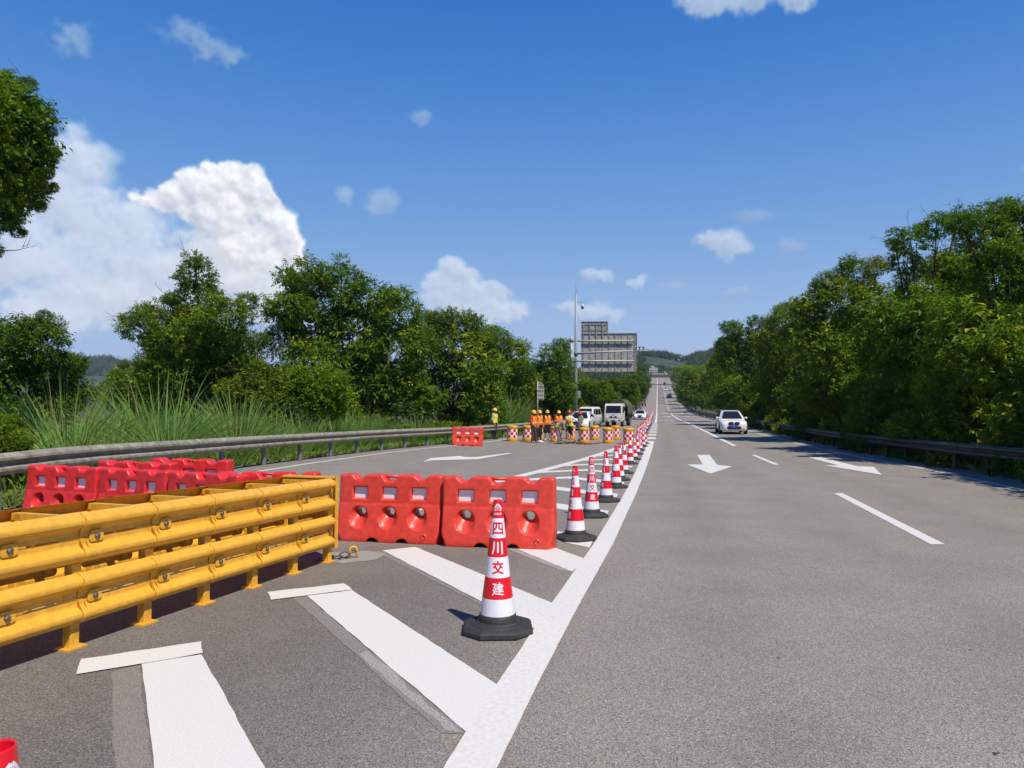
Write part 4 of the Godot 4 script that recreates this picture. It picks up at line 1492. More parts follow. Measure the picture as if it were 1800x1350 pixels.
func make_cone_meshes() -> void:
	var b := Shape.new()
	var rings := []
	for lv in [[0.235, 0.0], [0.240, 0.012], [0.238, 0.034], [0.222, 0.048], [0.19, 0.056]]:
		var ring := PackedVector3Array()
		var h: float = lv[0]
		var k := h * 0.50
		for p in [[h, -h + k], [h - k, -h], [-h + k, -h], [-h, -h + k], [-h, h - k], [-h + k, h], [h - k, h], [h, h - k]]:
			ring.append(Vector3(p[0], lv[1], p[1]))
		rings.append(ring)
	b.loft(rings)
	b.smooth(true)
	b.lathe([[0.195, 0.050], [0.185, 0.064], [0.172, 0.066], [0.165, 0.060], [0.150, 0.062], [0.145, 0.072], [0.132, 0.074]], 28, false)
	cone_base = b.done()
	var c := Shape.new(true)
	c.lathe([[0.134, 0.066], [0.133, 0.080], [0.126, 0.120], [0.1225, 0.122]], 28, false)
	cone_collar = c.done()
	# the sleeve has a picture wrapped round it; the open top shows its thickness
	var v := PackedVector3Array()
	var uv := PackedVector2Array()
	var nr := PackedVector3Array()
	var idx := PackedInt32Array()
	var prof := [[0.1225, 0.11], [0.1067, 0.234], [0.0880, 0.376], [0.0725, 0.514], [0.0575, 0.642], [0.0425, 0.776], [0.030, 0.895], [0.0285, 0.90], [0.024, 0.897], [0.024, 0.84]]
	var n := 28
	for i in prof.size():
		for j in n + 1:
			var a := TAU * j / n
			var p := Vector3(sin(a) * prof[i][0], prof[i][1], cos(a) * prof[i][0])
			v.append(p)
			uv.append(Vector2(fposmod(0.0, 1.0) + float(j) / n + 0.25, clampf((0.90 - prof[i][1]) / 0.79, 0.002, 0.998)))
			nr.append(Vector3(sin(a), 0.115, cos(a)).normalized() if i < 7 else (Vector3.UP if i == 7 else Vector3(-sin(a), 0, -cos(a))))
	for i in prof.size() - 1:
		for j in n:
			var a := i * (n + 1) + j
			for k in [a, a + n + 1, a + 1, a + 1, a + n + 1, a + n + 2]:
				idx.append(k)
	var arr := []
	arr.resize(Mesh.ARRAY_MAX)
	arr[Mesh.ARRAY_VERTEX] = v
	arr[Mesh.ARRAY_NORMAL] = nr
	arr[Mesh.ARRAY_TEX_UV] = uv
	arr[Mesh.ARRAY_INDEX] = idx
	cone_sleeve = ArrayMesh.new()
	cone_sleeve.add_surface_from_arrays(Mesh.PRIMITIVE_TRIANGLES, arr)
	var m := mat("cone_sleeve", Color(1, 1, 1), 0.34)
	m.albedo_color = Color.WHITE
	m.albedo_texture = sleeve_texture(true)
	m.metallic_specular = 0.5


func build_cones() -> void:
	var o := thing("traffic_cone", "nearest whole red and white traffic cone, standing alone before the orange red barriers", "traffic cone", on_road(-0.10, 4.72, 2.0), "red and white cones along the bold line")
	part("base", cone_base, M.black_rubber, o)
	part("collar", cone_collar, M.black_rubber, o)
	part("sleeve", cone_sleeve, M.cone_sleeve, o)
	var g := "red and white cones along the bold line"
	again(o, on_road(-0.882, 1.10, 80.0), "red and white cone cut off by the lower left corner, only its open top showing", g)
	var spots := [
		[0.78, 8.36, -62.0, "red and white cone right beside the orange red barriers' end, its writing turned away"],
		[1.21, 10.35, 3.0, "second cone behind the barriers, its four large characters facing the camera"],
		[1.70, 12.3, -58.0, "fourth whole red and white cone of the row beside the bold white line"],
		[2.26, 14.8, -70.0, "fifth whole red and white cone of the row beside the bold white line"],
		[2.62, 16.6, -50.0, "sixth whole red and white cone of the row beside the bold white line"],
		[3.06, 18.6, -60.0, "seventh whole red and white cone of the row beside the bold white line"],
		[3.90, 22.5, 95.0, "eighth whole red and white cone of the row, in front of the right-hand drums"],
		[4.45, 24.8, -45.0, "ninth whole red and white cone of the row beside the bold white line"],
		[5.15, 28.0, -60.0, "tenth whole red and white cone of the row beside the bold white line"],
		[5.82, 31.0, -10.0, "eleventh whole red and white cone of the row beside the bold white line"],
		[6.60, 34.3, 80.0, "twelfth whole red and white cone of the row beside the bold white line"],
		[7.22, 37.0, -60.0, "thirteenth whole red and white cone of the row, at the tip of the gore"],
	]
	for k in spots:
		again(o, on_road(k[0], k[1], k[2]), k[3], g)
	rng.seed = 8
	for i in 20:
		var s := 39.0 + i * 2.05
		again(o, on_road(bold(s) - 0.35 + rng.randf_range(-0.06, 0.06) - 0.25 * (1.0 - i / 19.0), s, rng.randf() * 360.0), "red and white cone in the tight far row beside the short merge dashes", "cones in the tight far row")
	for i in 38:
		var s := 82.0 + i * 5.6
		again(o, on_road(bold(s) - 0.55 + rng.randf_range(-0.05, 0.05), s, rng.randf() * 360.0), "tiny red and white cone on the far stretch of white line down the hill", "tiny cones far down the road")


# ---------------------------------------------------------------- drums
func build_drums() -> void:
	var w := 480
	var im := Image.create(w, 96, false, Image.FORMAT_RGB8)
	for y in 3:
		for x in 12:
			im.fill_rect(Rect2i(x * 40, y * 32, 40, 32), Color(0.60, 0.012, 0.025).linear_to_srgb() if (x + y) % 2 == 0 else Color(0.72, 0.72, 0.74).linear_to_srgb())
	var m := mat("drum_band", Color.WHITE, 0.4)
	m.albedo_color = Color.WHITE
	m.albedo_texture = ImageTexture.create_from_image(im)
	m.texture_filter = BaseMaterial3D.TEXTURE_FILTER_NEAREST
	var body := Shape.new(true)
	body.lathe([[0.285, 0.0], [0.30, 0.03], [0.298, 0.15], [0.280, 0.185], [0.278, 0.67], [0.298, 0.705], [0.302, 0.80], [0.285, 0.845], [0.25, 0.86], [0.22, 0.835], [0.0, 0.825]], 28, false)
	var bm := body.done()
	var v := PackedVector3Array()
	var uv := PackedVector2Array()
	var idx := PackedInt32Array()
	for i in 2:
		for j in 33:
			var a := TAU * j / 32
			v.append(Vector3(sin(a) * 0.283, 0.20 + 0.46 * i, cos(a) * 0.283))
			uv.append(Vector2(j / 32.0, 1.0 - i))
	for j in 32:
		for k in [j, j + 33, j + 1, j + 1, j + 33, j + 34]:
			idx.append(k)
	var arr := []
	arr.resize(Mesh.ARRAY_MAX)
	arr[Mesh.ARRAY_VERTEX] = v
	arr[Mesh.ARRAY_TEX_UV] = uv
	arr[Mesh.ARRAY_INDEX] = idx
	var raw := ArrayMesh.new()
	raw.add_surface_from_arrays(Mesh.PRIMITIVE_TRIANGLES, arr)
	var st := SurfaceTool.new()
	st.create_from(raw, 0)
	st.generate_normals()
	var band := st.commit()
	var g := "yellow checkered drums across the ramp"
	var first: Node3D = null
	for k in [[0.0, 36.9, 10.0, "leftmost yellow drum with red and white checks, right of the lone worker"], [0.86, 37.9, 50.0, "yellow checkered drum half hidden behind the worker in the red shirt"], [1.45, 38.6, 70.0, "yellow checkered drum hardly showing behind the legs of the orange vest workers"], [2.42, 38.2, 30.0, "yellow checkered drum behind the stooping worker in grey"], [3.55, 41.5, 5.0, "yellow checkered drum beside the black shorts of the worker in lime"], [3.99, 37.7, 15.0, "yellow checkered drum next to the heap of cables"], [5.0, 41.3, 72.0, "yellow checkered drum with a crumpled band, second row, before the van"], [5.30, 37.6, 20.0, "yellow checkered drum standing free in front of the truck"], [6.28, 41.3, 40.0, "yellow checkered drum in the second row before the truck's right wheel"], [6.33, 37.1, 0.0, "rightmost yellow checkered drum, overlapped by the row of cones"]]:
		var where := on_road(k[0], k[1], k[2])
		if first == null:
			first = thing("traffic_drum", k[3], "traffic drum", where, g)
			part("body", bm, M.drum_yellow, first)
			part("checkered_band", band, M.drum_band, first)
		else:
			again(first, where, k[3], g)


# ---------------------------------------------------------------- people
const SKIN := Color(0.34, 0.19, 0.115)
var head_mesh: ArrayMesh
var hand_mesh: ArrayMesh
var helmet_mesh: ArrayMesh


class Field:
	var nx: int
	var ny: int
	var nz: int
	var cell: float
	var origin: Vector3
	var f := PackedFloat32Array()

	func _init(lo: Vector3, hi: Vector3, c: float) -> void:
		cell = c
		origin = lo
		nx = int((hi.x - lo.x) / c) + 2
		ny = int((hi.y - lo.y) / c) + 2
		nz = int((hi.z - lo.z) / c) + 2
		f.resize(nx * ny * nz)

	func capsule(a: Vector3, b: Vector3, ra: float, rb: float, sharp: float) -> void:
		# adds exp(-sharp * distance) near the bone, so that bones join with a smooth minimum
		var m := maxf(ra, rb) + 5.0 / sharp + cell * 2.0
		var lo := (a.min(b) - Vector3.ONE * m - origin) / cell
		var hi := (a.max(b) + Vector3.ONE * m - origin) / cell
		var ab := b - a
		var l2 := maxf(ab.length_squared(), 1e-8)
		for z in range(maxi(int(lo.z), 0), mini(int(hi.z) + 1, nz)):
			for y in range(maxi(int(lo.y), 0), mini(int(hi.y) + 1, ny)):
				var row := z * nx * ny + y * nx
				for x in range(maxi(int(lo.x), 0), mini(int(hi.x) + 1, nx)):
					var p := origin + Vector3(x, y, z) * cell
					var t := clampf((p - a).dot(ab) / l2, 0.0, 1.0)
					f[row + x] += exp(-sharp * ((p - a - ab * t).length() - lerpf(ra, rb, t)))

	func finish(sharp: float) -> void:
		for i in f.size():
			f[i] = 9.0 if f[i] < 1e-9 else -log(f[i]) / sharp


func make_people_parts() -> void:
	# head: skull, jaw, nose, ears, brow and eye hollows; the face looks along +z, the origin is the centre of the skull
	var hf := Field.new(Vector3(-0.11, -0.17, -0.13), Vector3(0.11, 0.14, 0.15), 0.0065)
	var sharp := 90.0
	hf.capsule(Vector3(0, 0.025, -0.02), Vector3(0, 0.025, 0.012), 0.088, 0.080, sharp)
	hf.capsule(Vector3(0, -0.05, 0.015), Vector3(0, -0.082, 0.04), 0.060, 0.040, sharp)
	hf.capsule(Vector3(0, 0.005, 0.085), Vector3(0, -0.028, 0.104), 0.009, 0.013, sharp)
	hf.capsule(Vector3(-0.03, 0.016, 0.074), Vector3(0.03, 0.016, 0.074), 0.012, 0.012, sharp)
	hf.capsule(Vector3(-0.018, -0.058, 0.078), Vector3(0.018, -0.058, 0.078), 0.009, 0.009, sharp)
	for k in [-1.0, 1.0]:
		hf.capsule(Vector3(k * 0.086, 0.012, -0.015), Vector3(k * 0.084, -0.032, -0.008), 0.013, 0.010, sharp)
	hf.capsule(Vector3(0, -0.09, -0.02), Vector3(0, -0.16, -0.03), 0.052, 0.056, sharp)
	hf.finish(sharp)
	var st := SurfaceTool.new()
	st.begin(Mesh.PRIMITIVE_TRIANGLES)
	nets(hf.f, hf.nx, hf.ny, hf.nz, hf.origin, hf.cell, st, func(p: Vector3):
		if p.y > 0.045 or (p.z < -0.035 and p.y > -0.055):
			return Color(0.012, 0.010, 0.009)
		if p.z > 0.06 and absf(p.y - 0.0) < 0.007 and absf(absf(p.x) - 0.032) < 0.014:
			return Color(0.03, 0.022, 0.02)
		if p.z > 0.06 and absf(p.y - 0.022) < 0.006 and absf(absf(p.x) - 0.034) < 0.02:
			return Color(0.02, 0.015, 0.013)
		if p.z > 0.07 and absf(p.y + 0.058) < 0.005 and absf(p.x) < 0.024:
			return Color(0.22, 0.075, 0.06)
		return SKIN)
	st.index()
	st.generate_normals()
	head_mesh = st.commit()
	# a relaxed hand hanging down (-y) from the wrist; palm towards +x side, thumb to +z
	var hd := Field.new(Vector3(-0.05, -0.20, -0.07), Vector3(0.05, 0.02, 0.08), 0.0055)
	sharp = 260.0
	for k in 4:
		var z: float = 0.030 - k * 0.020
		hd.capsule(Vector3(0, -0.01, z * 0.5), Vector3(0, -0.085, z), 0.015, 0.012, 160.0)
		var long: float = [0.070, 0.078, 0.072, 0.056][k]
		var kn := Vector3(0.002, -0.09, z)
		var mid := kn + Vector3(0.010, -long * 0.5, z * 0.06)
		hd.capsule(kn, mid, 0.0095, 0.0085, sharp)
		hd.capsule(mid, mid + Vector3(0.022, -long * 0.42, 0), 0.0085, 0.0070, sharp)
	hd.capsule(Vector3(0, -0.025, 0.022), Vector3(0.012, -0.058, 0.048), 0.013, 0.011, sharp)
	hd.capsule(Vector3(0.012, -0.058, 0.048), Vector3(0.018, -0.088, 0.050), 0.010, 0.008, sharp)
	hd.finish(200.0)
	st = SurfaceTool.new()
	st.begin(Mesh.PRIMITIVE_TRIANGLES)
	nets(hd.f, hd.nx, hd.ny, hd.nz, hd.origin, hd.cell, st, func(_p): return SKIN)
	st.index()
	st.generate_normals()
	hand_mesh = st.commit()
	# safety helmet: shell with a ridge, peak at the front, rim all round
	var s := Shape.new(true)
	var rings := []
	for k in 9:
		var t := k / 8.0
		var ring := PackedVector3Array()
		for j in 24:
			var a := -TAU * j / 24.0
			var rim := 1.0
			var y := 0.132 * sin(t * PI * 0.5)
			if k == 0:
				rim = 1.10 + 0.22 * maxf(0.0, sin(a)) * maxf(0.0, sin(a))
				y = -0.010
			elif k == 1:
				y = 0.006
			var r := cos(t * PI * 0.5) if k > 1 else 1.0
			var ridge := 0.008 * exp(-pow(cos(a) / 0.2, 2.0)) * sin(t * PI)
			ring.append(Vector3(cos(a) * 0.112 * r * rim, y + ridge, sin(a) * 0.135 * r * rim))
		rings.append(ring)
	s.loft(rings, true, true)
	helmet_mesh = s.done()


func person(label: String, where: Transform3D, look: Dictionary, moved := {}) -> void:
	var j := {
		"hip_l": Vector3(0.09, 0.90, 0), "hip_r": Vector3(-0.09, 0.90, 0), "knee_l": Vector3(0.105, 0.49, 0.02), "knee_r": Vector3(-0.105, 0.49, 0.02),
		"ankle_l": Vector3(0.11, 0.085, -0.02), "ankle_r": Vector3(-0.11, 0.085, -0.02), "toe_l": Vector3(0.135, 0.038, 0.13), "toe_r": Vector3(-0.135, 0.038, 0.13),
		"waist": Vector3(0, 1.04, 0), "chest": Vector3(0, 1.27, 0.005), "neck": Vector3(0, 1.43, -0.015), "head": Vector3(0, 1.585, 0.02),
		"sh_l": Vector3(0.175, 1.39, -0.01), "sh_r": Vector3(-0.175, 1.39, -0.01), "el_l": Vector3(0.225, 1.11, -0.03), "el_r": Vector3(-0.225, 1.11, -0.03),
		"wr_l": Vector3(0.225, 0.87, 0.05), "wr_r": Vector3(-0.225, 0.87, 0.05),
	}
	j.merge(moved, true)
	var shirt: Color = look.shirt
	var legs: Color = look.trousers
	var shoes: Color = look.shoes
	var side: Vector3 = (j.sh_l - j.sh_r).normalized()
	var bones := []       # a, b, ra, rb, colour
	for k in ["_l", "_r"]:
		var s: Vector3 = side * (0.065 if k == "_l" else -0.065)
		bones.append([j["hip" + k], j["knee" + k], 0.092, 0.066, legs])
		if look.has("shorts"):
			bones.append([j["knee" + k], j["ankle" + k], 0.056, 0.036, SKIN])
			bones.append([j["hip" + k], j["hip" + k].lerp(j["knee" + k], 0.86), 0.096, 0.088, legs])
		else:
			bones.append([j["knee" + k], j["ankle" + k], 0.066, 0.056, legs])
		bones.append([j["ankle" + k] - Vector3(0, 0.035, 0), j["toe" + k], 0.046, 0.036, shoes])
		bones.append([j["hip" + k] + Vector3(0, 0.02, 0), j.waist + s, 0.098, 0.098, legs])
		bones.append([j.waist + s, j.chest + s * 1.25, 0.100, 0.112, shirt])
		bones.append([j.chest + s * 1.2, j["sh" + k].lerp(j.neck, 0.25), 0.105, 0.070, shirt])
		bones.append([j["sh" + k], j["el" + k], 0.062, 0.047, shirt])
		bones.append([j["el" + k], j["wr" + k], 0.044 if look.has("bare_arms") else 0.048, 0.029 if look.has("bare_arms") else 0.036, SKIN if look.has("bare_arms") else shirt])
	bones.append([j.chest.lerp(j.neck, 0.7), j.neck, 0.085, 0.055, shirt])
	bones.append([j.neck, j.neck.lerp(j.head, 0.75), 0.053, 0.053, SKIN])
	var lo := Vector3.ONE * 9.0
	var hi := -lo
	for b in bones:
		lo = lo.min(b[0]).min(b[1])
		hi = hi.max(b[0]).max(b[1])
	var fd := Field.new(lo - Vector3.ONE * 0.16, hi + Vector3.ONE * 0.16, 0.021)
	for b in bones:
		fd.capsule(b[0], b[1], b[2], b[3], 48.0)
	fd.finish(48.0)
	var st := SurfaceTool.new()
	st.begin(Mesh.PRIMITIVE_TRIANGLES)
	nets(fd.f, fd.nx, fd.ny, fd.nz, fd.origin, fd.cell, st, func(p: Vector3):
		var best := 1e9
		var c := shirt
		for b in bones:
			var d: float = p.distance_to(Geometry3D.get_closest_point_to_segment(p, b[0], b[1])) - (b[2] + b[3]) * 0.5
			if d < best:
				best = d
				c = b[4]
		return c)
	st.index()
	st.generate_normals()
	var body := SurfaceTool.new()
	body.begin(Mesh.PRIMITIVE_TRIANGLES)
	body.append_from(st.commit(), 0, Transform3D())
	var face: float = look.get("turn", 0.0)
	var nod: float = look.get("nod", 8.0)
	var hx := Transform3D(Basis(Vector3.UP, deg_to_rad(face)) * Basis(Vector3.RIGHT, deg_to_rad(nod)), j.head)
	body.append_from(head_mesh, 0, hx)
	for k in ["_l", "_r"]:
		var along: Vector3 = (j["wr" + k] - j["el" + k]).normalized()
		var y := -along
		var z := Vector3.BACK if absf(along.z) < 0.9 else Vector3.UP
		var x := y.cross(z).normalized()
		z = x.cross(y).normalized()
		if k == "_l":
			# mirror by turning: the palm faces the thigh on both sides
			x = -x
			z = -z
		body.append_from(hand_mesh, 0, Transform3D(Basis(x, y, z), j["wr" + k] + y * 0.015))
	var o := thing("person", label, "person", where)
	part("body", body.commit(), M.cloth_and_skin, o)
	if look.has("vest"):
		var vf := Field.new(j.waist.min(j.chest).min(j.neck) - Vector3.ONE * 0.42, j.waist.max(j.chest).max(j.neck) + Vector3.ONE * 0.42, 0.021)
		for k in ["_l", "_r"]:
			var s: Vector3 = side * (0.065 if k == "_l" else -0.065)
			var hip_top: Vector3 = j.waist.lerp((j["hip" + k]), 0.75) + s * 0.5
			vf.capsule(hip_top, j.waist + s, 0.126, 0.124, 48.0)
			vf.capsule(j.waist + s, j.chest + s * 1.25, 0.124, 0.134, 48.0)
			vf.capsule(j.chest + s * 1.2, j["sh" + k].lerp(j.neck, 0.3), 0.126, 0.090, 48.0)
		vf.finish(48.0)
		var up: Vector3 = (j.neck - j.waist).normalized()
		var ahead: Vector3 = side.cross(up).normalized()
		var tall: float = (j.neck - j.waist).length()
		var vest: Color = look.vest
		var bands: Color = look.bands
		var vs := SurfaceTool.new()
		vs.begin(Mesh.PRIMITIVE_TRIANGLES)
		nets(vf.f, vf.nx, vf.ny, vf.nz, vf.origin, vf.cell, vs, func(p: Vector3):
			var t: float = (p - j.waist).dot(up) / tall
			var across: float = absf((p - j.waist).dot(side))
			if absf(t - 0.08) < 0.055 or absf(t - 0.36) < 0.055:
				return bands
			if t > 0.4 and absf(across - 0.105) < 0.024:
				return bands
			return vest,
			func(p: Vector3):
			var t: float = (p - j.waist).dot(up) / tall
			var across: float = absf((p - j.waist).dot(side))
			if t < -0.33 or t > 1.02:
				return false
			if t > 0.55 and across > 0.165:
				return false
			# the open collar
			return not (t > 0.62 and across < (t - 0.62) * 0.19 and (p - j.neck).dot(ahead) > 0.0))
		vs.index()
		vs.generate_normals()
		part("safety_vest", vs.commit(), M.cloth_and_skin, o)
	if look.has("helmet"):
		part("helmet", helmet_mesh, look.helmet, o, hx * Transform3D(Basis(Vector3.RIGHT, -0.12), Vector3(0, 0.040, -0.008)))


func build_people() -> void:
	var orange := Color(0.85, 0.17, 0.02)
	var lime := Color(0.52, 0.78, 0.05)
	var gold := Color(0.82, 0.50, 0.03)
	var silver := Color(0.62, 0.64, 0.60)
	var black := Color(0.012, 0.012, 0.013)
	var brown := Color(0.07, 0.05, 0.042)
	var grey := Color(0.24, 0.235, 0.23)
	var red := Color(0.50, 0.03, 0.025)
	var white := Color(0.70, 0.70, 0.70)
	var yh: Material = M.helmet_yellow
	var rh: Material = M.helmet_red

	person("lone worker in yellow helmet and lime vest by the left guard rail, facing right", upright(-0.98, 38.2, 62.0), {"shirt": Color(0.36, 0.34, 0.30), "trousers": black, "shoes": black, "vest": Color(0.70, 0.72, 0.06), "bands": Color(0.75, 0.60, 0.06), "helmet": yh, "bare_arms": true, "nod": 14.0}, {"wr_l": Vector3(0.20, 0.86, 0.10), "wr_r": Vector3(-0.20, 0.86, 0.10)})
	person("nearest worker of the left group, yellow helmet, red shirt and orange vest, head bowed", upright(1.14, 36.4, 55.0), {"shirt": red, "trousers": brown, "shoes": grey, "vest": orange, "bands": gold, "helmet": yh, "bare_arms": true, "nod": 24.0}, {"knee_l": Vector3(0.12, 0.49, 0.07), "ankle_l": Vector3(0.13, 0.085, 0.10), "toe_l": Vector3(0.16, 0.038, 0.25), "el_r": Vector3(-0.24, 1.11, 0.02), "wr_r": Vector3(-0.17, 0.90, 0.19), "el_l": Vector3(0.23, 1.12, 0.04), "wr_l": Vector3(0.13, 0.93, 0.22)})
	person("worker in yellow helmet and orange vest mostly hidden behind the one in red shirt", upright(1.52, 38.0, 40.0), {"shirt": red, "trousers": black, "shoes": black, "vest": orange, "bands": gold, "helmet": yh, "nod": 12.0})
	person("worker in a yellow helmet, orange vest and black shorts with bare calves and white shoes", upright(2.02, 39.1, 12.0), {"shirt": Color(0.06, 0.02, 0.02), "trousers": black, "shoes": white, "vest": orange, "bands": gold, "helmet": yh, "bare_arms": true, "shorts": true, "turn": 10.0}, {"el_l": Vector3(0.33, 1.14, -0.06), "wr_l": Vector3(0.20, 0.99, 0.06), "ankle_l": Vector3(0.12, 0.085, 0.03), "toe_l": Vector3(0.19, 0.038, 0.17)})
	person("worker in a yellow helmet, red shirt and orange vest standing behind the stooping man", upright(2.70, 39.4, 8.0), {"shirt": red, "trousers": brown, "shoes": black, "vest": orange, "bands": gold, "helmet": yh, "bare_arms": true, "turn": 12.0}, {"el_r": Vector3(-0.25, 1.13, 0.05), "wr_r": Vector3(-0.04, 1.12, 0.21), "el_l": Vector3(0.24, 1.12, 0.05), "wr_l": Vector3(0.03, 1.06, 0.23)})
	# stooping: hips back, trunk nearly level, arms hanging
	person("worker in grey stooping over the heap of cables with a yellow strap across his back", upright(2.52, 36.4, 70.0), {"shirt": grey, "trousers": Color(0.17, 0.165, 0.16), "shoes": Color(0.05, 0.045, 0.04), "vest": Color(0.25, 0.245, 0.24), "bands": gold, "bare_arms": true, "helmet": M.helmet_orange, "nod": 60.0}, {
		"hip_l": Vector3(0.09, 0.88, -0.14), "hip_r": Vector3(-0.09, 0.88, -0.14), "knee_l": Vector3(0.11, 0.48, -0.04), "knee_r": Vector3(-0.11, 0.48, -0.02), "waist": Vector3(0, 0.99, -0.05), "chest": Vector3(0, 1.10, 0.17), "neck": Vector3(0, 1.16, 0.34), "head": Vector3(0, 1.19, 0.50),
		"sh_l": Vector3(0.18, 1.13, 0.28), "sh_r": Vector3(-0.18, 1.13, 0.28), "el_l": Vector3(0.20, 0.86, 0.34), "el_r": Vector3(-0.20, 0.86, 0.34), "wr_l": Vector3(0.16, 0.62, 0.42), "wr_r": Vector3(-0.16, 0.62, 0.42)})
	person("worker in red helmet, lime vest and black shorts, one arm stretched out", upright(3.24, 38.6, 155.0), {"shirt": white, "trousers": black, "shoes": Color(0.45, 0.45, 0.44), "vest": lime, "bands": gold, "helmet": rh, "bare_arms": true, "shorts": true, "turn": -40.0, "nod": 10.0}, {"el_r": Vector3(-0.40, 1.22, 0.06), "wr_r": Vector3(-0.60, 1.06, 0.16), "head": Vector3(0, 1.63, 0.02)})
	person("worker in red helmet, grey shirt and pale lime vest behind a drum, looking left", upright(4.05, 40.2, -72.0), {"shirt": grey, "trousers": Color(0.16, 0.16, 0.16), "shoes": black, "vest": Color(0.58, 0.66, 0.36), "bands": silver, "helmet": rh, "bare_arms": true, "nod": 14.0}, {"el_l": Vector3(0.22, 1.12, 0.03), "wr_l": Vector3(0.17, 0.90, 0.16)})

	# what lies on the ground about them
	var heap := thing("cable_heap", "tangled heap of dark and red cables on the ground by the red helmet worker", "cables", on_road(3.35, 36.6, 0.0))
	rng.seed = 15
	for k in 9:
		var sh := Shape.new(true)
		var pts := []
		var p := Vector3(rng.randf_range(-0.7, 0.9), 0.03, rng.randf_range(-0.3, 0.3))
		var a := rng.randf() * TAU
		for i in 16:
			pts.append(Vector3(p.x, 0.025 + absf(rng.randf_range(-0.05, 0.13)) * exp(-p.x * p.x * 2.0), p.z))
			a += rng.randf_range(-0.9, 1.1)
			p += Vector3(cos(a) * 0.15 - p.x * 0.06, 0, sin(a) * 0.10 - p.z * 0.1)
		sh.tube(pts, [0.018], 5)
		part("cable", sh.done(), M.cable_red if k % 3 == 0 else M.cable_dark, heap)
	var bag := thing("plastic_bag", "small crumpled white plastic bag at the feet of the worker in the red shirt", "bag", on_road(1.52, 36.5, 20.0))
	var bs := leafless_lump(0.17, 0.15)
	part("bag", bs, M.bag_white, bag)


func leafless_lump(r: float, tall: float) -> ArrayMesh:
	var sh := Shape.new(true)
	var rings := []
	for k in 7:
		var ring := PackedVector3Array()
		for j in 14:
			var a := -TAU * j / 14.0
			var q := r * sqrt(maxf(0.02, 1.0 - pow(k / 6.0 * 1.7 - 0.7, 2.0))) * (0.85 + 0.35 * noise.get_noise_3d(cos(a) * 60.0, k * 22.0, sin(a) * 60.0))
			ring.append(Vector3(cos(a) * q, tall * k / 6.0, sin(a) * q))
		rings.append(ring)
	sh.loft(rings)
	return sh.done()


func upright(x: float, s: float, yaw: float) -> Transform3D:
	return Transform3D(Basis(Vector3.UP, deg_to_rad(yaw)), at(x, s, 0.0))


# ---------------------------------------------------------------- vehicles (built facing +z, wheels on y = 0)
func section(z: float, half: float, y0: float, y1: float, round: float) -> PackedVector3Array:
	var r := PackedVector3Array()
	for k in [[-half + 0.10, y0], [half - 0.10, y0], [half, y0 + 0.12], [half, y1 - round], [half - round * 0.3, y1 - round * 0.3], [half - round, y1], [half * 0.5, y1 + 0.02], [0.0, y1 + 0.025], [-half * 0.5, y1 + 0.02], [-half + round, y1], [-half + round * 0.3, y1 - round * 0.3], [-half, y1 - round], [-half, y0 + 0.12]]:
		r.append(Vector3(k[0], k[1], z))
	return r


func slab(sh: Shape, a: Vector3, b: Vector3, c: Vector3, d: Vector3, out: Vector3, thick: float) -> void:
	# a four-sided plate (counter-clockwise from outside) standing proud of a surface
	var q := [a, b, c, d]
	var r0 := PackedVector3Array()
	var r1 := PackedVector3Array()
	for p in q:
		r0.append(p - out * thick)
		r1.append(p + out * thick)
	sh.loft([r0, r1])


func wheel(parent: Node3D, x: float, z: float, r: float, wide: float) -> void:
	var turn := Transform3D(Basis(Vector3.BACK, -PI / 2 if x > 0 else PI / 2), Vector3(x, r, z))
	var w := Node3D.new()
	var t := Shape.new(true)
	t.lathe([[r * 0.62, -wide * 0.5], [r * 0.93, -wide * 0.5], [r, -wide * 0.34], [r, wide * 0.34], [r * 0.93, wide * 0.5], [r * 0.62, wide * 0.46]], 24, true)
	var m := part("wheel", t.done(), M.tyre, parent, turn)
	w.free()
	var rm := Shape.new()
	rm.lathe([[r * 0.60, wide * 0.44], [r * 0.60, wide * 0.48], [r * 0.52, wide * 0.42], [r * 0.18, wide * 0.40], [r * 0.14, wide * 0.5], [0.0, wide * 0.5]], 20, false)
	for k in 5:
		var a := TAU * k / 5.0
		rm.box(Vector3(cos(a) * r * 0.34, wide * 0.46, sin(a) * r * 0.34), Vector3(r * 0.44, wide * 0.06, r * 0.10), Basis(Vector3.UP, -a))
	part("rim", rm.done(), M.rim, m)


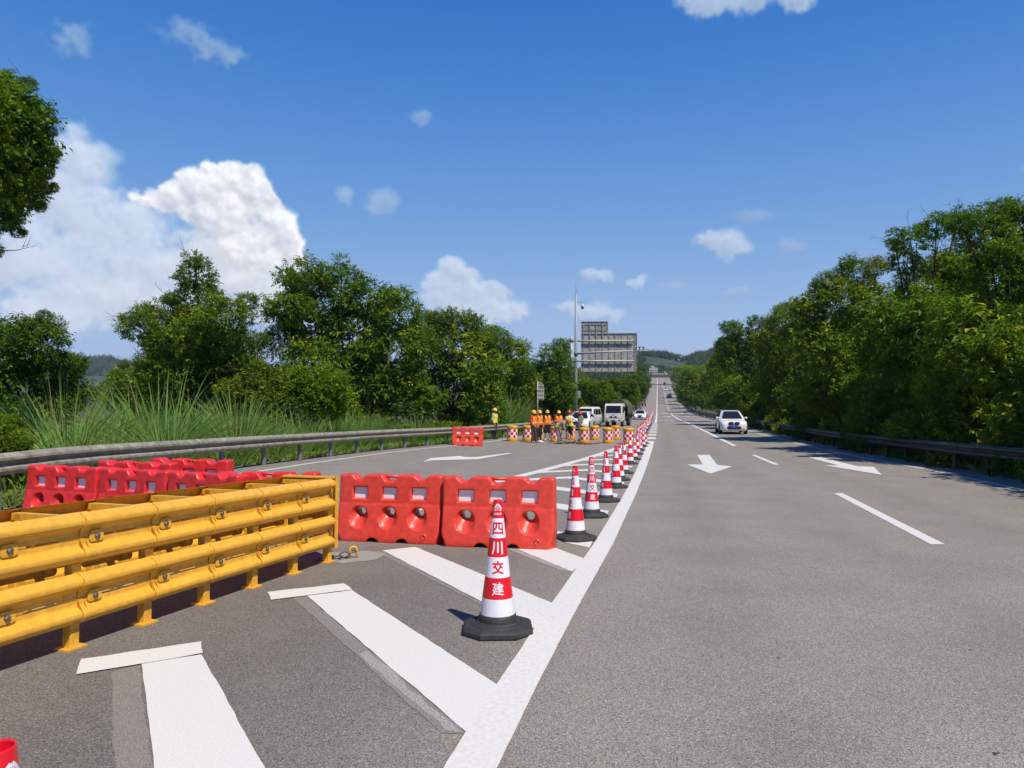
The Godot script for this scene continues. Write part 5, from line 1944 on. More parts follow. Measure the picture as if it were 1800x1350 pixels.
# a car of five doors; suv is 1 for a tall body, 0 for a saloon
func car(label: String, where: Transform3D, paint: Material, suv: float, detail := true) -> Node3D:
	var o := thing("suv" if suv > 0.5 else "car", label, "car", where)
	var hb := lerpf(0.88, 1.06, suv)      # waist line
	var top := lerpf(1.47, 1.68, suv)
	var lo := lerpf(0.17, 0.24, suv)
	var hood := lerpf(0.80, 0.98, suv)
	var b := Shape.new(true)
	var rings := [section(-2.36, 0.74, lo + 0.2, hb - 0.1, 0.10), section(-2.28, 0.86, lo + 0.1, hb + 0.02, 0.10), section(-1.9, 0.92, lo, hb + 0.04, 0.10), section(-0.6, 0.94, lo, hb, 0.08), section(0.75, 0.94, lo, hb - 0.02, 0.10), section(1.15, 0.93, lo, hb - 0.06, 0.14), section(1.9, 0.92, lo, hood, 0.16), section(2.18, 0.87, lo, hood - 0.07, 0.16), section(2.30, 0.78, lo + 0.04, hood - 0.17, 0.14), section(2.36, 0.66, lo + 0.12, hood - 0.28, 0.10)]
	b.loft(rings)
	part("body", b.done(), paint, o)
	# the cabin
	var cab := []
	for k in [[hb - 0.05, 0.885, 1.02, -2.16], [lerpf(hb, top, 0.35), 0.815, 0.66, -2.02], [lerpf(hb, top, 0.75), 0.70, 0.24, -1.78], [top - 0.045, 0.635, -0.02, -1.62 - 0.25 * suv], [top, 0.52, -0.22, -1.4 - 0.3 * suv]]:
		var y: float = k[0]
		var w: float = k[1]
		var zf: float = k[2]
		var zb: float = k[3]
		var c := 0.08
		var ring := PackedVector3Array()
		for p in [[w - c * 2.0, zf], [w, zf - c * 3.0], [w, zb + c], [w - c, zb], [-w + c, zb], [-w, zb + c], [-w, zf - c * 3.0], [-w + c * 2.0, zf]]:
			ring.append(Vector3(p[0], y, p[1]))
		cab.append(ring)
	var cs := Shape.new()
	cs.loft(cab)
	part("roof", cs.done(), paint, o)
	# glass stands a few millimetres proud of the cabin
	var g0: PackedVector3Array = cab[0]
	var g1: PackedVector3Array = cab[1]
	var g2: PackedVector3Array = cab[2]
	var g3: PackedVector3Array = cab[3]
	var ws := Shape.new()
	for lv in [[g0, g1, 0.25, 1.0], [g1, g2, 0.0, 1.0], [g2, g3, 0.0, 0.86]]:
		var a0: PackedVector3Array = lv[0]
		var a1: PackedVector3Array = lv[1]
		var l0 := a0[7].lerp(a1[7], lv[2])
		var r0 := a0[0].lerp(a1[0], lv[2])
		var l1 := a0[7].lerp(a1[7], lv[3])
		var r1 := a0[0].lerp(a1[0], lv[3])
		var out := (r0 - l0).cross(l1 - l0).normalized()
		slab(ws, l0, r0, r1, l1, out, 0.006)
	part("windscreen", ws.done(), M.dark_glass, o)
	for s in [[1, 2], [6, 5]]:
		for span in [[0.06, 0.46], [0.49, 0.78], [0.81, 0.96]]:
			var sw := Shape.new()
			for lv in [[g0, g1, 0.35], [g1, g2, 0.0], [g2, g3, 0.0]]:
				var a0: PackedVector3Array = lv[0]
				var a1: PackedVector3Array = lv[1]
				var e: float = 1.0 if lv[0] != g2 else 0.7
				var p := a0[s[0]].lerp(a1[s[0]], lv[2]).lerp(a0[s[1]].lerp(a1[s[1]], lv[2]), span[0])
				var q := a0[s[0]].lerp(a1[s[0]], lv[2]).lerp(a0[s[1]].lerp(a1[s[1]], lv[2]), span[1])
				var p1 := a0[s[0]].lerp(a1[s[0]], e).lerp(a0[s[1]].lerp(a1[s[1]], e), span[0])
				var q1 := a0[s[0]].lerp(a1[s[0]], e).lerp(a0[s[1]].lerp(a1[s[1]], e), span[1])
				var out := Vector3(signf(p.x), 0.25, 0).normalized()
				if s[0] == 1:
					slab(sw, p, q, q1, p1, out, 0.006)
				else:
					slab(sw, q, p, p1, q1, out, 0.006)
			part("window", sw.done(), M.dark_glass, o)
	for k in [-1.0, 1.0]:
		for z in [1.42, -1.45]:
			var arch := Shape.new()
			arch.lathe([[0.0, -0.03], [0.40, -0.03], [0.40, 0.02], [0.0, 0.02]], 20, false)
			part("wheel_arch", arch.done(), M.under, o, Transform3D(Basis(Vector3.BACK, -PI / 2 * k), Vector3(k * 0.925, 0.37, z)))
			wheel(o, k * 0.86, z, lerpf(0.325, 0.365, suv), 0.23)
	if not detail:
		return o
	# the face
	var fy := hood - 0.20
	if suv > 0.5:
		for k in [-1.0, 1.0]:
			var gr := Shape.new()
			var poly := PackedVector2Array()
			for p in [[0.03, -0.13], [0.30, -0.13], [0.385, -0.03], [0.36, 0.085], [0.10, 0.10], [0.03, 0.06]]:
				poly.append(Vector2(p[0] * k, p[1]))
			gr.prism(poly, -0.08, 0.045)
			part("grille", gr.done(), M.black_trim, o, Transform3D(Basis(Vector3.RIGHT, -0.18), Vector3(0, fy + 0.01, 2.345)))
			var lamp := Shape.new()
			var lp := PackedVector2Array()
			for p in [[0.44, -0.04], [0.78, -0.03], [0.83, 0.085], [0.70, 0.10], [0.42, 0.05]]:
				lp.append(Vector2(p[0] * k, p[1]))
			lamp.prism(lp, -0.10, 0.04)
			var h := part("headlight", lamp.done(), M.lamp_clear, o, Transform3D(Basis(Vector3.UP, k * 0.32) * Basis(Vector3.RIGHT, -0.2), Vector3(k * 0.06, fy + 0.02, 2.27)))
			var eye := Shape.new()
			eye.box(Vector3(k * 0.66, 0.045, 0.042), Vector3(0.12, 0.06, 0.012))
			part("lamp_eye", eye.done(), M.black_trim, h)
			var vent := Shape.new()
			var vp := PackedVector2Array()
			for p in [[0.50, -0.14], [0.76, -0.14], [0.80, 0.07], [0.70, 0.10], [0.53, 0.07]]:
				vp.append(Vector2(p[0] * k, p[1]))
			vent.prism(vp, -0.12, 0.03)
			part("bumper_vent", vent.done(), M.black_trim, o, Transform3D(Basis(Vector3.UP, k * 0.22), Vector3(k * 0.04, 0.46, 2.30)))
		var low := Shape.new()
		var wp := PackedVector2Array()
		for p in [[-0.38, -0.12], [0.38, -0.12], [0.50, -0.01], [0.45, 0.10], [-0.45, 0.10], [-0.50, -0.01]]:
			wp.append(Vector2(p[0], p[1]))
		low.prism(wp, -0.1, 0.035)
		part("air_intake", low.done(), M.black_trim, o, Transform3D(Basis(), Vector3(0, 0.48, 2.345)))
	else:
		var gr := Shape.new()
		var gp := PackedVector2Array()
		for p in [[-0.20, -0.10], [0.20, -0.10], [0.36, 0.055], [0.30, 0.085], [-0.30, 0.085], [-0.36, 0.055]]:
			gp.append(Vector2(p[0], p[1]))
		gr.prism(gp, -0.1, 0.03)
		part("grille", gr.done(), M.black_trim, o, Transform3D(Basis(Vector3.RIGHT, -0.2), Vector3(0, fy, 2.35)))
		var low := Shape.new()
		low.box(Vector3(0, 0.33, 2.33), Vector3(0.9, 0.10, 0.1))
		part("air_intake", low.done(), M.black_trim, o)
		for k in [-1.0, 1.0]:
			var lamp := Shape.new()
			var lp := PackedVector2Array()
			for p in [[0.40, -0.01], [0.78, -0.02], [0.84, 0.08], [0.72, 0.09], [0.42, 0.05]]:
				lp.append(Vector2(p[0] * k, p[1]))
			lamp.prism(lp, -0.12, 0.03)
			part("headlight", lamp.done(), M.lamp_clear, o, Transform3D(Basis(Vector3.UP, k * 0.34) * Basis(Vector3.RIGHT, -0.25), Vector3(k * 0.06, fy + 0.01, 2.27)))
			var fog := Shape.new()
			fog.box(Vector3(k * 0.66, 0.34, 2.26), Vector3(0.22, 0.10, 0.1), Basis(Vector3.UP, k * 0.3))
			part("fog_light", fog.done(), M.black_trim, o)
	var plate := Shape.new()
	plate.box(Vector3(0, lerpf(0.45, 0.52, suv), 2.39), Vector3(0.44, 0.14, 0.012))
	part("number_plate", plate.done(), M.plate_blue, o)
	for k in [-1.0, 1.0]:
		var mi := Shape.new(true)
		mi.tube([Vector3(k * 0.86, hb + 0.06, 0.62), Vector3(k * 0.98, hb + 0.09, 0.60), Vector3(k * 1.02, hb + 0.09, 0.60), Vector3(k * 1.10, hb + 0.10, 0.57)], [0.03, 0.07, 0.085, 0.045], 8)
		part("wing_mirror", mi.done(), paint, o)
		if suv > 0.5:
			var rail := Shape.new()
			rail.tube([Vector3(k * 0.56, top - 0.01, -0.2), Vector3(k * 0.57, top + 0.035, -0.4), Vector3(k * 0.57, top + 0.035, -1.4), Vector3(k * 0.56, top - 0.02, -1.65)], [0.02], 6)
			part("roof_rail", rail.done(), M.chrome, o)
	return o


func van(label: String, where: Transform3D) -> void:
	var o := thing("van", label, "van", where)
	var b := Shape.new(true)
	var rings := []
	for k in [[-1.95, 0.70, 0.35, 1.1], [-1.9, 0.78, 0.26, 1.12], [1.2, 0.79, 0.24, 1.08], [1.70, 0.78, 0.26, 0.98], [1.88, 0.72, 0.30, 0.86], [1.93, 0.64, 0.36, 0.74]]:
		rings.append(section(k[0], k[1], k[2], k[3], 0.08))
	b.loft(rings)
	part("body", b.done(), M.van_white, o)
	var cab := []
	for k in [[1.02, 0.775, 1.60, -1.92], [1.40, 0.735, 1.20, -1.88], [1.78, 0.67, 0.80, -1.80], [1.88, 0.60, 0.60, -1.74], [1.91, 0.48, 0.45, -1.6]]:
		var ring := PackedVector3Array()
		var w: float = k[1]
		for p in [[w - 0.10, k[2]], [w, k[2] - 0.14], [w, k[3] + 0.06], [w - 0.06, k[3]], [-w + 0.06, k[3]], [-w, k[3] + 0.06], [-w, k[2] - 0.14], [-w + 0.10, k[2]]]:
			ring.append(Vector3(p[0], k[0], p[1]))
		cab.append(ring)
	var c := Shape.new()
	c.loft(cab)
	part("cabin", c.done(), M.van_white, o)
	var ws := Shape.new()
	for i in 2:
		var a0: PackedVector3Array = cab[i]
		var a1: PackedVector3Array = cab[i + 1]
		var t0 := 0.18 if i == 0 else 0.0
		var t1 := 1.0 if i == 0 else 0.9
		var l0 := a0[7].lerp(a1[7], t0)
		var r0 := a0[0].lerp(a1[0], t0)
		var l1 := a0[7].lerp(a1[7], t1)
		var r1 := a0[0].lerp(a1[0], t1)
		slab(ws, l0, r0, r1, l1, (r0 - l0).cross(l1 - l0).normalized(), 0.006)
	part("windscreen", ws.done(), M.dark_glass, o)
	for k in [-1.0, 1.0]:
		for z in [[0.95, 0.35], [0.25, -0.65], [-0.75, -1.65]]:
			var w := Shape.new()
			var zf: float = z[0]
			var zb: float = z[1]
			var p := Vector3(k * 0.755, 1.20, zf)
			var q := Vector3(k * 0.755, 1.20, zb)
			var p1 := Vector3(k * 0.685, 1.70, zf - (0.25 if zf > 0.5 else 0.0))
			var q1 := Vector3(k * 0.685, 1.70, zb)
			var out := Vector3(k, 0.15, 0).normalized()
			if k > 0.0:
				slab(w, p, q, q1, p1, out, 0.012)
			else:
				slab(w, q, p, p1, q1, out, 0.012)
			part("window", w.done(), M.dark_glass, o)
		var seam := Shape.new()
		seam.box(Vector3(k * 0.79, 0.72, 0.30), Vector3(0.012, 0.86, 0.014))
		part("door_seam", seam.done(), M.black_trim, o)
		var hd := Shape.new()
		hd.box(Vector3(k * 0.80, 0.98, 0.16), Vector3(0.02, 0.03, 0.14))
		part("door_handle", hd.done(), M.black_trim, o)
		var lamp := Shape.new()
		lamp.box(Vector3(k * 0.53, 0.74, 1.85), Vector3(0.26, 0.17, 0.12), Basis(Vector3.UP, k * 0.25))
		part("headlight", lamp.done(), M.lamp_clear, o)
		var mi := Shape.new()
		mi.box(Vector3(k * 0.90, 1.16, 1.12), Vector3(0.16, 0.20, 0.10), Basis(Vector3.UP, k * 0.2), 0.03)
		part("wing_mirror", mi.done(), M.van_white, o)
		for z in [1.15, -1.35]:
			wheel(o, k * 0.70, z, 0.30, 0.18)
	var tail := Shape.new()
	tail.box(Vector3(0.80, 0.98, 0.88), Vector3(0.02, 0.24, 0.16))
	part("red_sticker", tail.done(), M.cable_red, o)
	var low := Shape.new()
	low.box(Vector3(0, 0.42, 1.93), Vector3(1.0, 0.16, 0.1))
	part("air_intake", low.done(), M.black_trim, o)
	var bump := Shape.new()
	bump.box(Vector3(0, 0.30, 1.90), Vector3(1.42, 0.14, 0.16), Basis(), 0.03)
	part("bumper", bump.done(), M.black_trim, o)


func truck(label: String, where: Transform3D) -> void:
	var o := thing("truck", label, "truck", where)
	var cab := Shape.new()
	var side := PackedVector2Array()
	for p in [[-0.75, 0.62], [0.80, 0.62], [0.88, 0.95], [0.84, 1.30], [0.58, 2.12], [0.42, 2.26], [-0.62, 2.28], [-0.75, 2.18]]:
		side.append(Vector2(p[0], p[1]))
	cab.xf = Transform3D(Basis(Vector3(0, 0, 1), Vector3(0, 1, 0), Vector3(-1, 0, 0)), Vector3(0, 0, 2.0))
	cab.prism(side, -0.93, 0.93)
	part("cab", cab.done(), M.van_white, o)
	var glass := Shape.new()
	slab(glass, Vector3(-0.82, 1.36, 2.83), Vector3(0.82, 1.36, 2.83), Vector3(0.76, 2.06, 2.61), Vector3(-0.76, 2.06, 2.61), Vector3(0, 0.3, 0.95).normalized(), 0.012)
	part("windscreen", glass.done(), M.dark_glass, o)
	for k in [-1.0, 1.0]:
		var w := Shape.new()
		w.box(Vector3(k * 0.932, 1.70, 2.05), Vector3(0.014, 0.60, 0.80))
		part("window", w.done(), M.dark_glass, o)
		var lamp := Shape.new()
		lamp.box(Vector3(k * 0.62, 0.93, 2.88), Vector3(0.42, 0.16, 0.05), Basis(), 0.012)
		part("headlight", lamp.done(), M.lamp_clear, o)
		var fogl := Shape.new()
		fogl.box(Vector3(k * 0.66, 0.66, 2.94), Vector3(0.20, 0.08, 0.03))
		part("fog_light", fogl.done(), M.black_trim, o)
		var gr := Shape.new()
		var gp := PackedVector2Array()
		for p in [[0.06, -0.08], [0.30, -0.08], [0.40, 0.0], [0.38, 0.09], [0.14, 0.09]]:
			gp.append(Vector2(p[0] * k, p[1]))
		gr.prism(gp, -0.03, 0.03)
		part("grille", gr.done(), M.black_trim, o, Transform3D(Basis(), Vector3(0, 0.96, 2.885)))
		var mi := Shape.new()
		mi.box(Vector3(k * 1.14, 1.75, 2.62), Vector3(0.14, 0.36, 0.08), Basis(), 0.02)
		mi.tube([Vector3(k * 0.92, 2.0, 2.58), Vector3(k * 1.14, 1.98, 2.62), Vector3(k * 1.14, 1.9, 2.62)], [0.014], 6)
		part("wing_mirror", mi.done(), M.black_trim, o)
		wheel(o, k * 0.80, 2.05, 0.40, 0.24)
		wheel(o, k * 0.82, -1.5, 0.40, 0.40)
	var badge := Shape.new()
	badge.lathe([[0.075, 0.0], [0.075, 0.02], [0.0, 0.025]], 16)
	part("badge", badge.done(), M.chrome, o, Transform3D(Basis(Vector3.RIGHT, PI / 2), Vector3(0, 1.16, 2.865)))
	var bump := Shape.new()
	bump.box(Vector3(0, 0.66, 2.86), Vector3(1.86, 0.26, 0.14), Basis(), 0.03)
	part("bumper", bump.done(), M.van_white, o)
	var plate := Shape.new()
	plate.box(Vector3(0, 0.62, 2.94), Vector3(0.44, 0.14, 0.014))
	part("number_plate", plate.done(), M.plate_blue, o)
	var wiper := Shape.new()
	for k in [-0.45, 0.25]:
		wiper.tube([Vector3(k, 1.37, 2.86), Vector3(k + 0.45, 1.50, 2.825)], [0.012], 4)
	part("wiper", wiper.done(), M.black_trim, o)
	var frame := Shape.new()
	frame.box(Vector3(0, 0.62, -0.3), Vector3(0.9, 0.22, 4.6))
	frame.box(Vector3(0, 0.86, -1.05), Vector3(1.95, 0.22, 4.0))
	part("chassis", frame.done(), M.under, o)
	# canvas cover over bows, open behind the cab
	var bows := Shape.new()
	for i in 6:
		var z := 0.85 - i * 0.75
		var pts := []
		for k in 11:
			var a := PI * k / 10.0
			pts.append(Vector3(cos(a) * 0.97, 1.90 + 0.78 * sin(a), z))
		bows.tube(pts, [0.02], 5)
	part("bow", bows.done(), M.canvas_dark, o)
	var cover := Shape.new(true)
	var rings := []
	for i in 12:
		var z := -2.95 + i * 0.27
		var ring := PackedVector3Array()
		var sag := 0.035 * sin(i * 2.3)
		for k in [[1.0, 0.98], [1.005, 1.5]]:
			ring.append(Vector3(k[0], k[1], z))
		for k in 11:
			var a := PI * k / 10.0
			ring.append(Vector3(cos(a) * (1.0 + sag * 0.4), 1.92 + (0.80 + sag) * sin(a), z))
		for k in [[-1.005, 1.5], [-1.0, 0.98]]:
			ring.append(Vector3(k[0], k[1], z))
		rings.append(ring)
	cover.loft(rings, true, false)
	part("canvas_cover", cover.done(), M.canvas, o)
	var folds := Shape.new(true)
	for i in 5:
		var pts := []
		for k in 9:
			var a := PI * (0.08 + 0.84 * k / 8.0)
			pts.append(Vector3(cos(a) * (0.99 - 0.02 * i), 1.90 + (0.84 - 0.11 * i) * sin(a), 0.08 + i * 0.20))
		folds.tube(pts, [0.045], 6)
	part("canvas_fold", folds.done(), M.canvas, o)


# ---------------------------------------------------------------- signs, poles and the bridge
func box_part(called: String, c: Vector3, size: Vector3, m: Material, parent: Node3D) -> MeshInstance3D:
	var sh := Shape.new()
	sh.box(c, size)
	return part(called, sh.done(), m, parent)


func rod_part(called: String, pts: Array, rads: Array, m: Material, parent: Node3D, n := 8) -> MeshInstance3D:
	var sh := Shape.new(true)
	sh.tube(pts, rads, n)
	return part(called, sh.done(), m, parent)


func build_signs() -> void:
	# the back of the great direction sign, about 100 m off
	var o := thing("road_sign", "large ribbed grey back of a direction sign with a small panel on top", "road sign", Transform3D(Basis(Vector3.UP, deg_to_rad(-4.0)), Vector3(14.2, 0, -100.0)))
	var x0 := -4.05
	var x1 := 4.03
	var y0 := 2.05
	var y1 := 7.62
	box_part("panel", Vector3((x0 + x1) * 0.5, (y0 + y1) * 0.5, -0.12), Vector3(x1 - x0, y1 - y0, 0.05), M.sign_back, o)
	for k in 9:
		var x := x0 + 0.32 + k * 0.93
		box_part("rib", Vector3(x, (y0 + y1) * 0.5, -0.045), Vector3(0.08, y1 - y0 - 0.1, 0.105), M.sign_back, o)
	box_part("frame", Vector3((x0 + x1) * 0.5, y1, -0.05), Vector3(x1 - x0 + 0.08, 0.07, 0.18), M.sign_back, o)
	box_part("frame", Vector3((x0 + x1) * 0.5, y0, -0.05), Vector3(x1 - x0 + 0.08, 0.07, 0.18), M.sign_back, o)
	box_part("frame", Vector3(x1, (y0 + y1) * 0.5, -0.05), Vector3(0.07, y1 - y0 - 0.08, 0.18), M.sign_back, o)
	box_part("frame", Vector3(x0, (y0 + y1) * 0.5, -0.05), Vector3(0.07, y1 - y0 - 0.08, 0.18), M.sign_back, o)
	box_part("top_panel", Vector3(x0 + 1.93, 8.52, -0.12), Vector3(3.80, 1.66, 0.05), M.sign_back, o)
	for y in [7.72, 9.35]:
		box_part("frame", Vector3(x0 + 1.93, y, -0.06), Vector3(3.86, 0.06, 0.14), M.sign_back, o)
	for x in [x0, x0 + 3.86]:
		box_part("frame", Vector3(x, 8.53, -0.06), Vector3(0.06, 1.56, 0.14), M.sign_back, o)
	for y in [8.05, 8.90]:
		box_part("batten", Vector3(x0 + 1.93, y, -0.06), Vector3(3.45, 0.09, 0.08), M.post_steel, o)
	for k in 4:
		box_part("batten", Vector3(x0 + 0.34 + k * 0.92, 8.05, 0.03), Vector3(0.10, 1.95, 0.10), M.sign_back, o)
	for y in [3.58, 6.52]:
		rod_part("arm", [Vector3(-6.0, y, 0.22), Vector3(3.6, y, 0.22)], [0.13], M.galvanised, o, 10)
	rod_part("post", [Vector3(-5.5, -6.0, 0.22), Vector3(-5.5, 7.05, 0.22)], [0.24, 0.20], M.galvanised, o, 12)
	rod_part("cap", [Vector3(-5.5, 6.35, 0.22), Vector3(-5.5, 7.12, 0.22)], [0.27], M.galvanised, o, 12)

	# the camera mast
	var p := thing("camera_mast", "tall slim grey mast with a dome camera on top and a long arm", "mast", Transform3D(Basis(), Vector3(6.45, -3.75, -69.0)))
	rod_part("pole", [Vector3.ZERO, Vector3(0, 6.0, 0), Vector3(0, 13.35, 0)], [0.19, 0.155, 0.105], M.pole_grey, p, 12)
	rod_part("lightning_rod", [Vector3(0, 13.3, 0), Vector3(0, 15.1, 0)], [0.022, 0.014], M.pole_grey, p, 6)
	rod_part("bracket", [Vector3(0, 12.6, 0), Vector3(0.55, 12.62, 0), Vector3(0.66, 12.58, 0), Vector3(0.66, 12.42, 0)], [0.03], M.pole_grey, p, 6)
	var dome := Shape.new(true)
	dome.lathe([[0.0, -0.02], [0.13, 0.02], [0.165, 0.14], [0.15, 0.30], [0.09, 0.36], [0.0, 0.38]], 16, false)
	var dm := part("dome_camera", dome.done(), M.van_white, p, Transform3D(Basis(), Vector3(0.66, 12.06, 0)))
	var lens := Shape.new(true)
	lens.lathe([[0.0, -0.17], [0.09, -0.14], [0.14, -0.05], [0.14, 0.03]], 14, false)
	part("lens", lens.done(), M.lens_black, dm)
	rod_part("arm", [Vector3(0, 7.42, 0.1), Vector3(3.6, 7.62, 0.1), Vector3(7.35, 7.72, 0.1)], [0.115, 0.085, 0.065], M.galvanised, p, 8)
	rod_part("collar", [Vector3(0, 7.2, 0), Vector3(0, 7.62, 0)], [0.20], M.post_steel, p, 12)
	for x in [6.05, 6.42, 6.80]:
		var cam := box_part("traffic_camera", Vector3(x, 8.08, 0.1), Vector3(0.20, 0.18, 0.42), M.van_white, p)
		box_part("mount", Vector3(x, 7.87, 0.1), Vector3(0.08, 0.26, 0.08), M.black_trim, cam)
		box_part("lens", Vector3(x, 8.05, 0.33), Vector3(0.13, 0.11, 0.04), M.lens_black, cam)
	box_part("control_box", Vector3(0.32, 3.3, 0.02), Vector3(0.30, 0.72, 0.25), M.pole_grey, p)

	# the small sign whose back is turned to us, with a rounded corner
	var sx := 1.95
	var ss := 52.0
	var sy := land(sx, ss)
	var q := thing("small_sign", "grey back of a small round-cornered sign on a thin post among the trees", "road sign", Transform3D(Basis(), Vector3(sx, sy, -ss)))
	var base := 660.0
	rod_part("post", [Vector3(0, -0.2, 0), Vector3(0, 1.06 - sy, 0)], [0.045], M.galvanised, q, 8)
	var d := Shape.new()
	var poly := PackedVector2Array()
	var b0 := -0.42 - sy
	for k in [[0.06, b0], [0.48, b0], [0.50, b0 + 0.06], [0.50, b0 + 0.95]]:
		poly.append(Vector2(k[0], k[1]))
	for k in 7:
		var a := PI * 0.5 * k / 6.0
		poly.append(Vector2(0.06 + 0.44 * cos(a), b0 + 0.98 + 0.44 * sin(a)))
	d.prism(poly, -0.03, 0.0)
	part("panel", d.done(), M.sign_back, q)
	for k in 4:
		box_part("batten", Vector3(0.25, b0 + 0.12 + k * 0.32, 0.02), Vector3(0.44, 0.05, 0.035), M.galvanised, q)

	# far gantry signs beyond the bridge
	var g := thing("gantry_sign", "small far grey sign back just above the left end of the bridge", "road sign", Transform3D(Basis(), Vector3(124.9, 0, -600.0)))
	box_part("panel", Vector3(0, 6.2, 0), Vector3(6.6, 4.2, 0.2), M.galvanised, g)
	box_part("top_panel", Vector3(-1.2, 9.2, 0), Vector3(3.2, 1.6, 0.2), M.galvanised, g)
	rod_part("post", [Vector3(-4.0, -3.0, 0), Vector3(-4.0, 8.0, 0)], [0.3], M.galvanised, g)
	rod_part("arm", [Vector3(-4.0, 6.2, 0.3), Vector3(3.0, 6.2, 0.3)], [0.2], M.galvanised, g)
	var g2 := thing("gantry_sign", "tiny far pale sign above the middle of the bridge", "road sign", Transform3D(Basis(), Vector3(140.0, 0, -625.0)))
	box_part("panel", Vector3(0, 4.0, 0), Vector3(2.2, 2.0, 0.2), M.galvanised, g2)
	rod_part("post", [Vector3(0, -3.0, -0.2), Vector3(0, 4.0, -0.2)], [0.2], M.galvanised, g2)


func build_bridge() -> void:
	var s := 432.0
	var o := thing("overpass", "dark flat overpass crossing the highway at the far end, with a thin railing", "bridge", Transform3D(Basis(Vector3.UP, deg_to_rad(-6.0)), Vector3(bold(s) + 2.0, 0.0, -s)))
	box_part("deck", Vector3(4.0, 0.95, 0), Vector3(44.0, 1.7, 9.0), M.overpass_concrete, o)
	box_part("kerb", Vector3(4.0, 1.95, 4.3), Vector3(44.0, 0.3, 0.4), M.overpass_concrete, o)
	for k in 12:
		box_part("railing_post", Vector3(-17.0 + k * 3.8, 3.2, 4.3), Vector3(0.32, 2.3, 0.3), M.overpass_concrete, o)
	for y in [2.9, 3.6, 4.3]:
		box_part("handrail", Vector3(4.0, y, 4.3), Vector3(43.0, 0.10, 0.1), M.post_steel, o)
	for x in [-14.0, 14.5]:
		rod_part("pier", [Vector3(x, -9.0, 0), Vector3(x, 0.2, 0)], [0.9], M.overpass_concrete, o, 12)


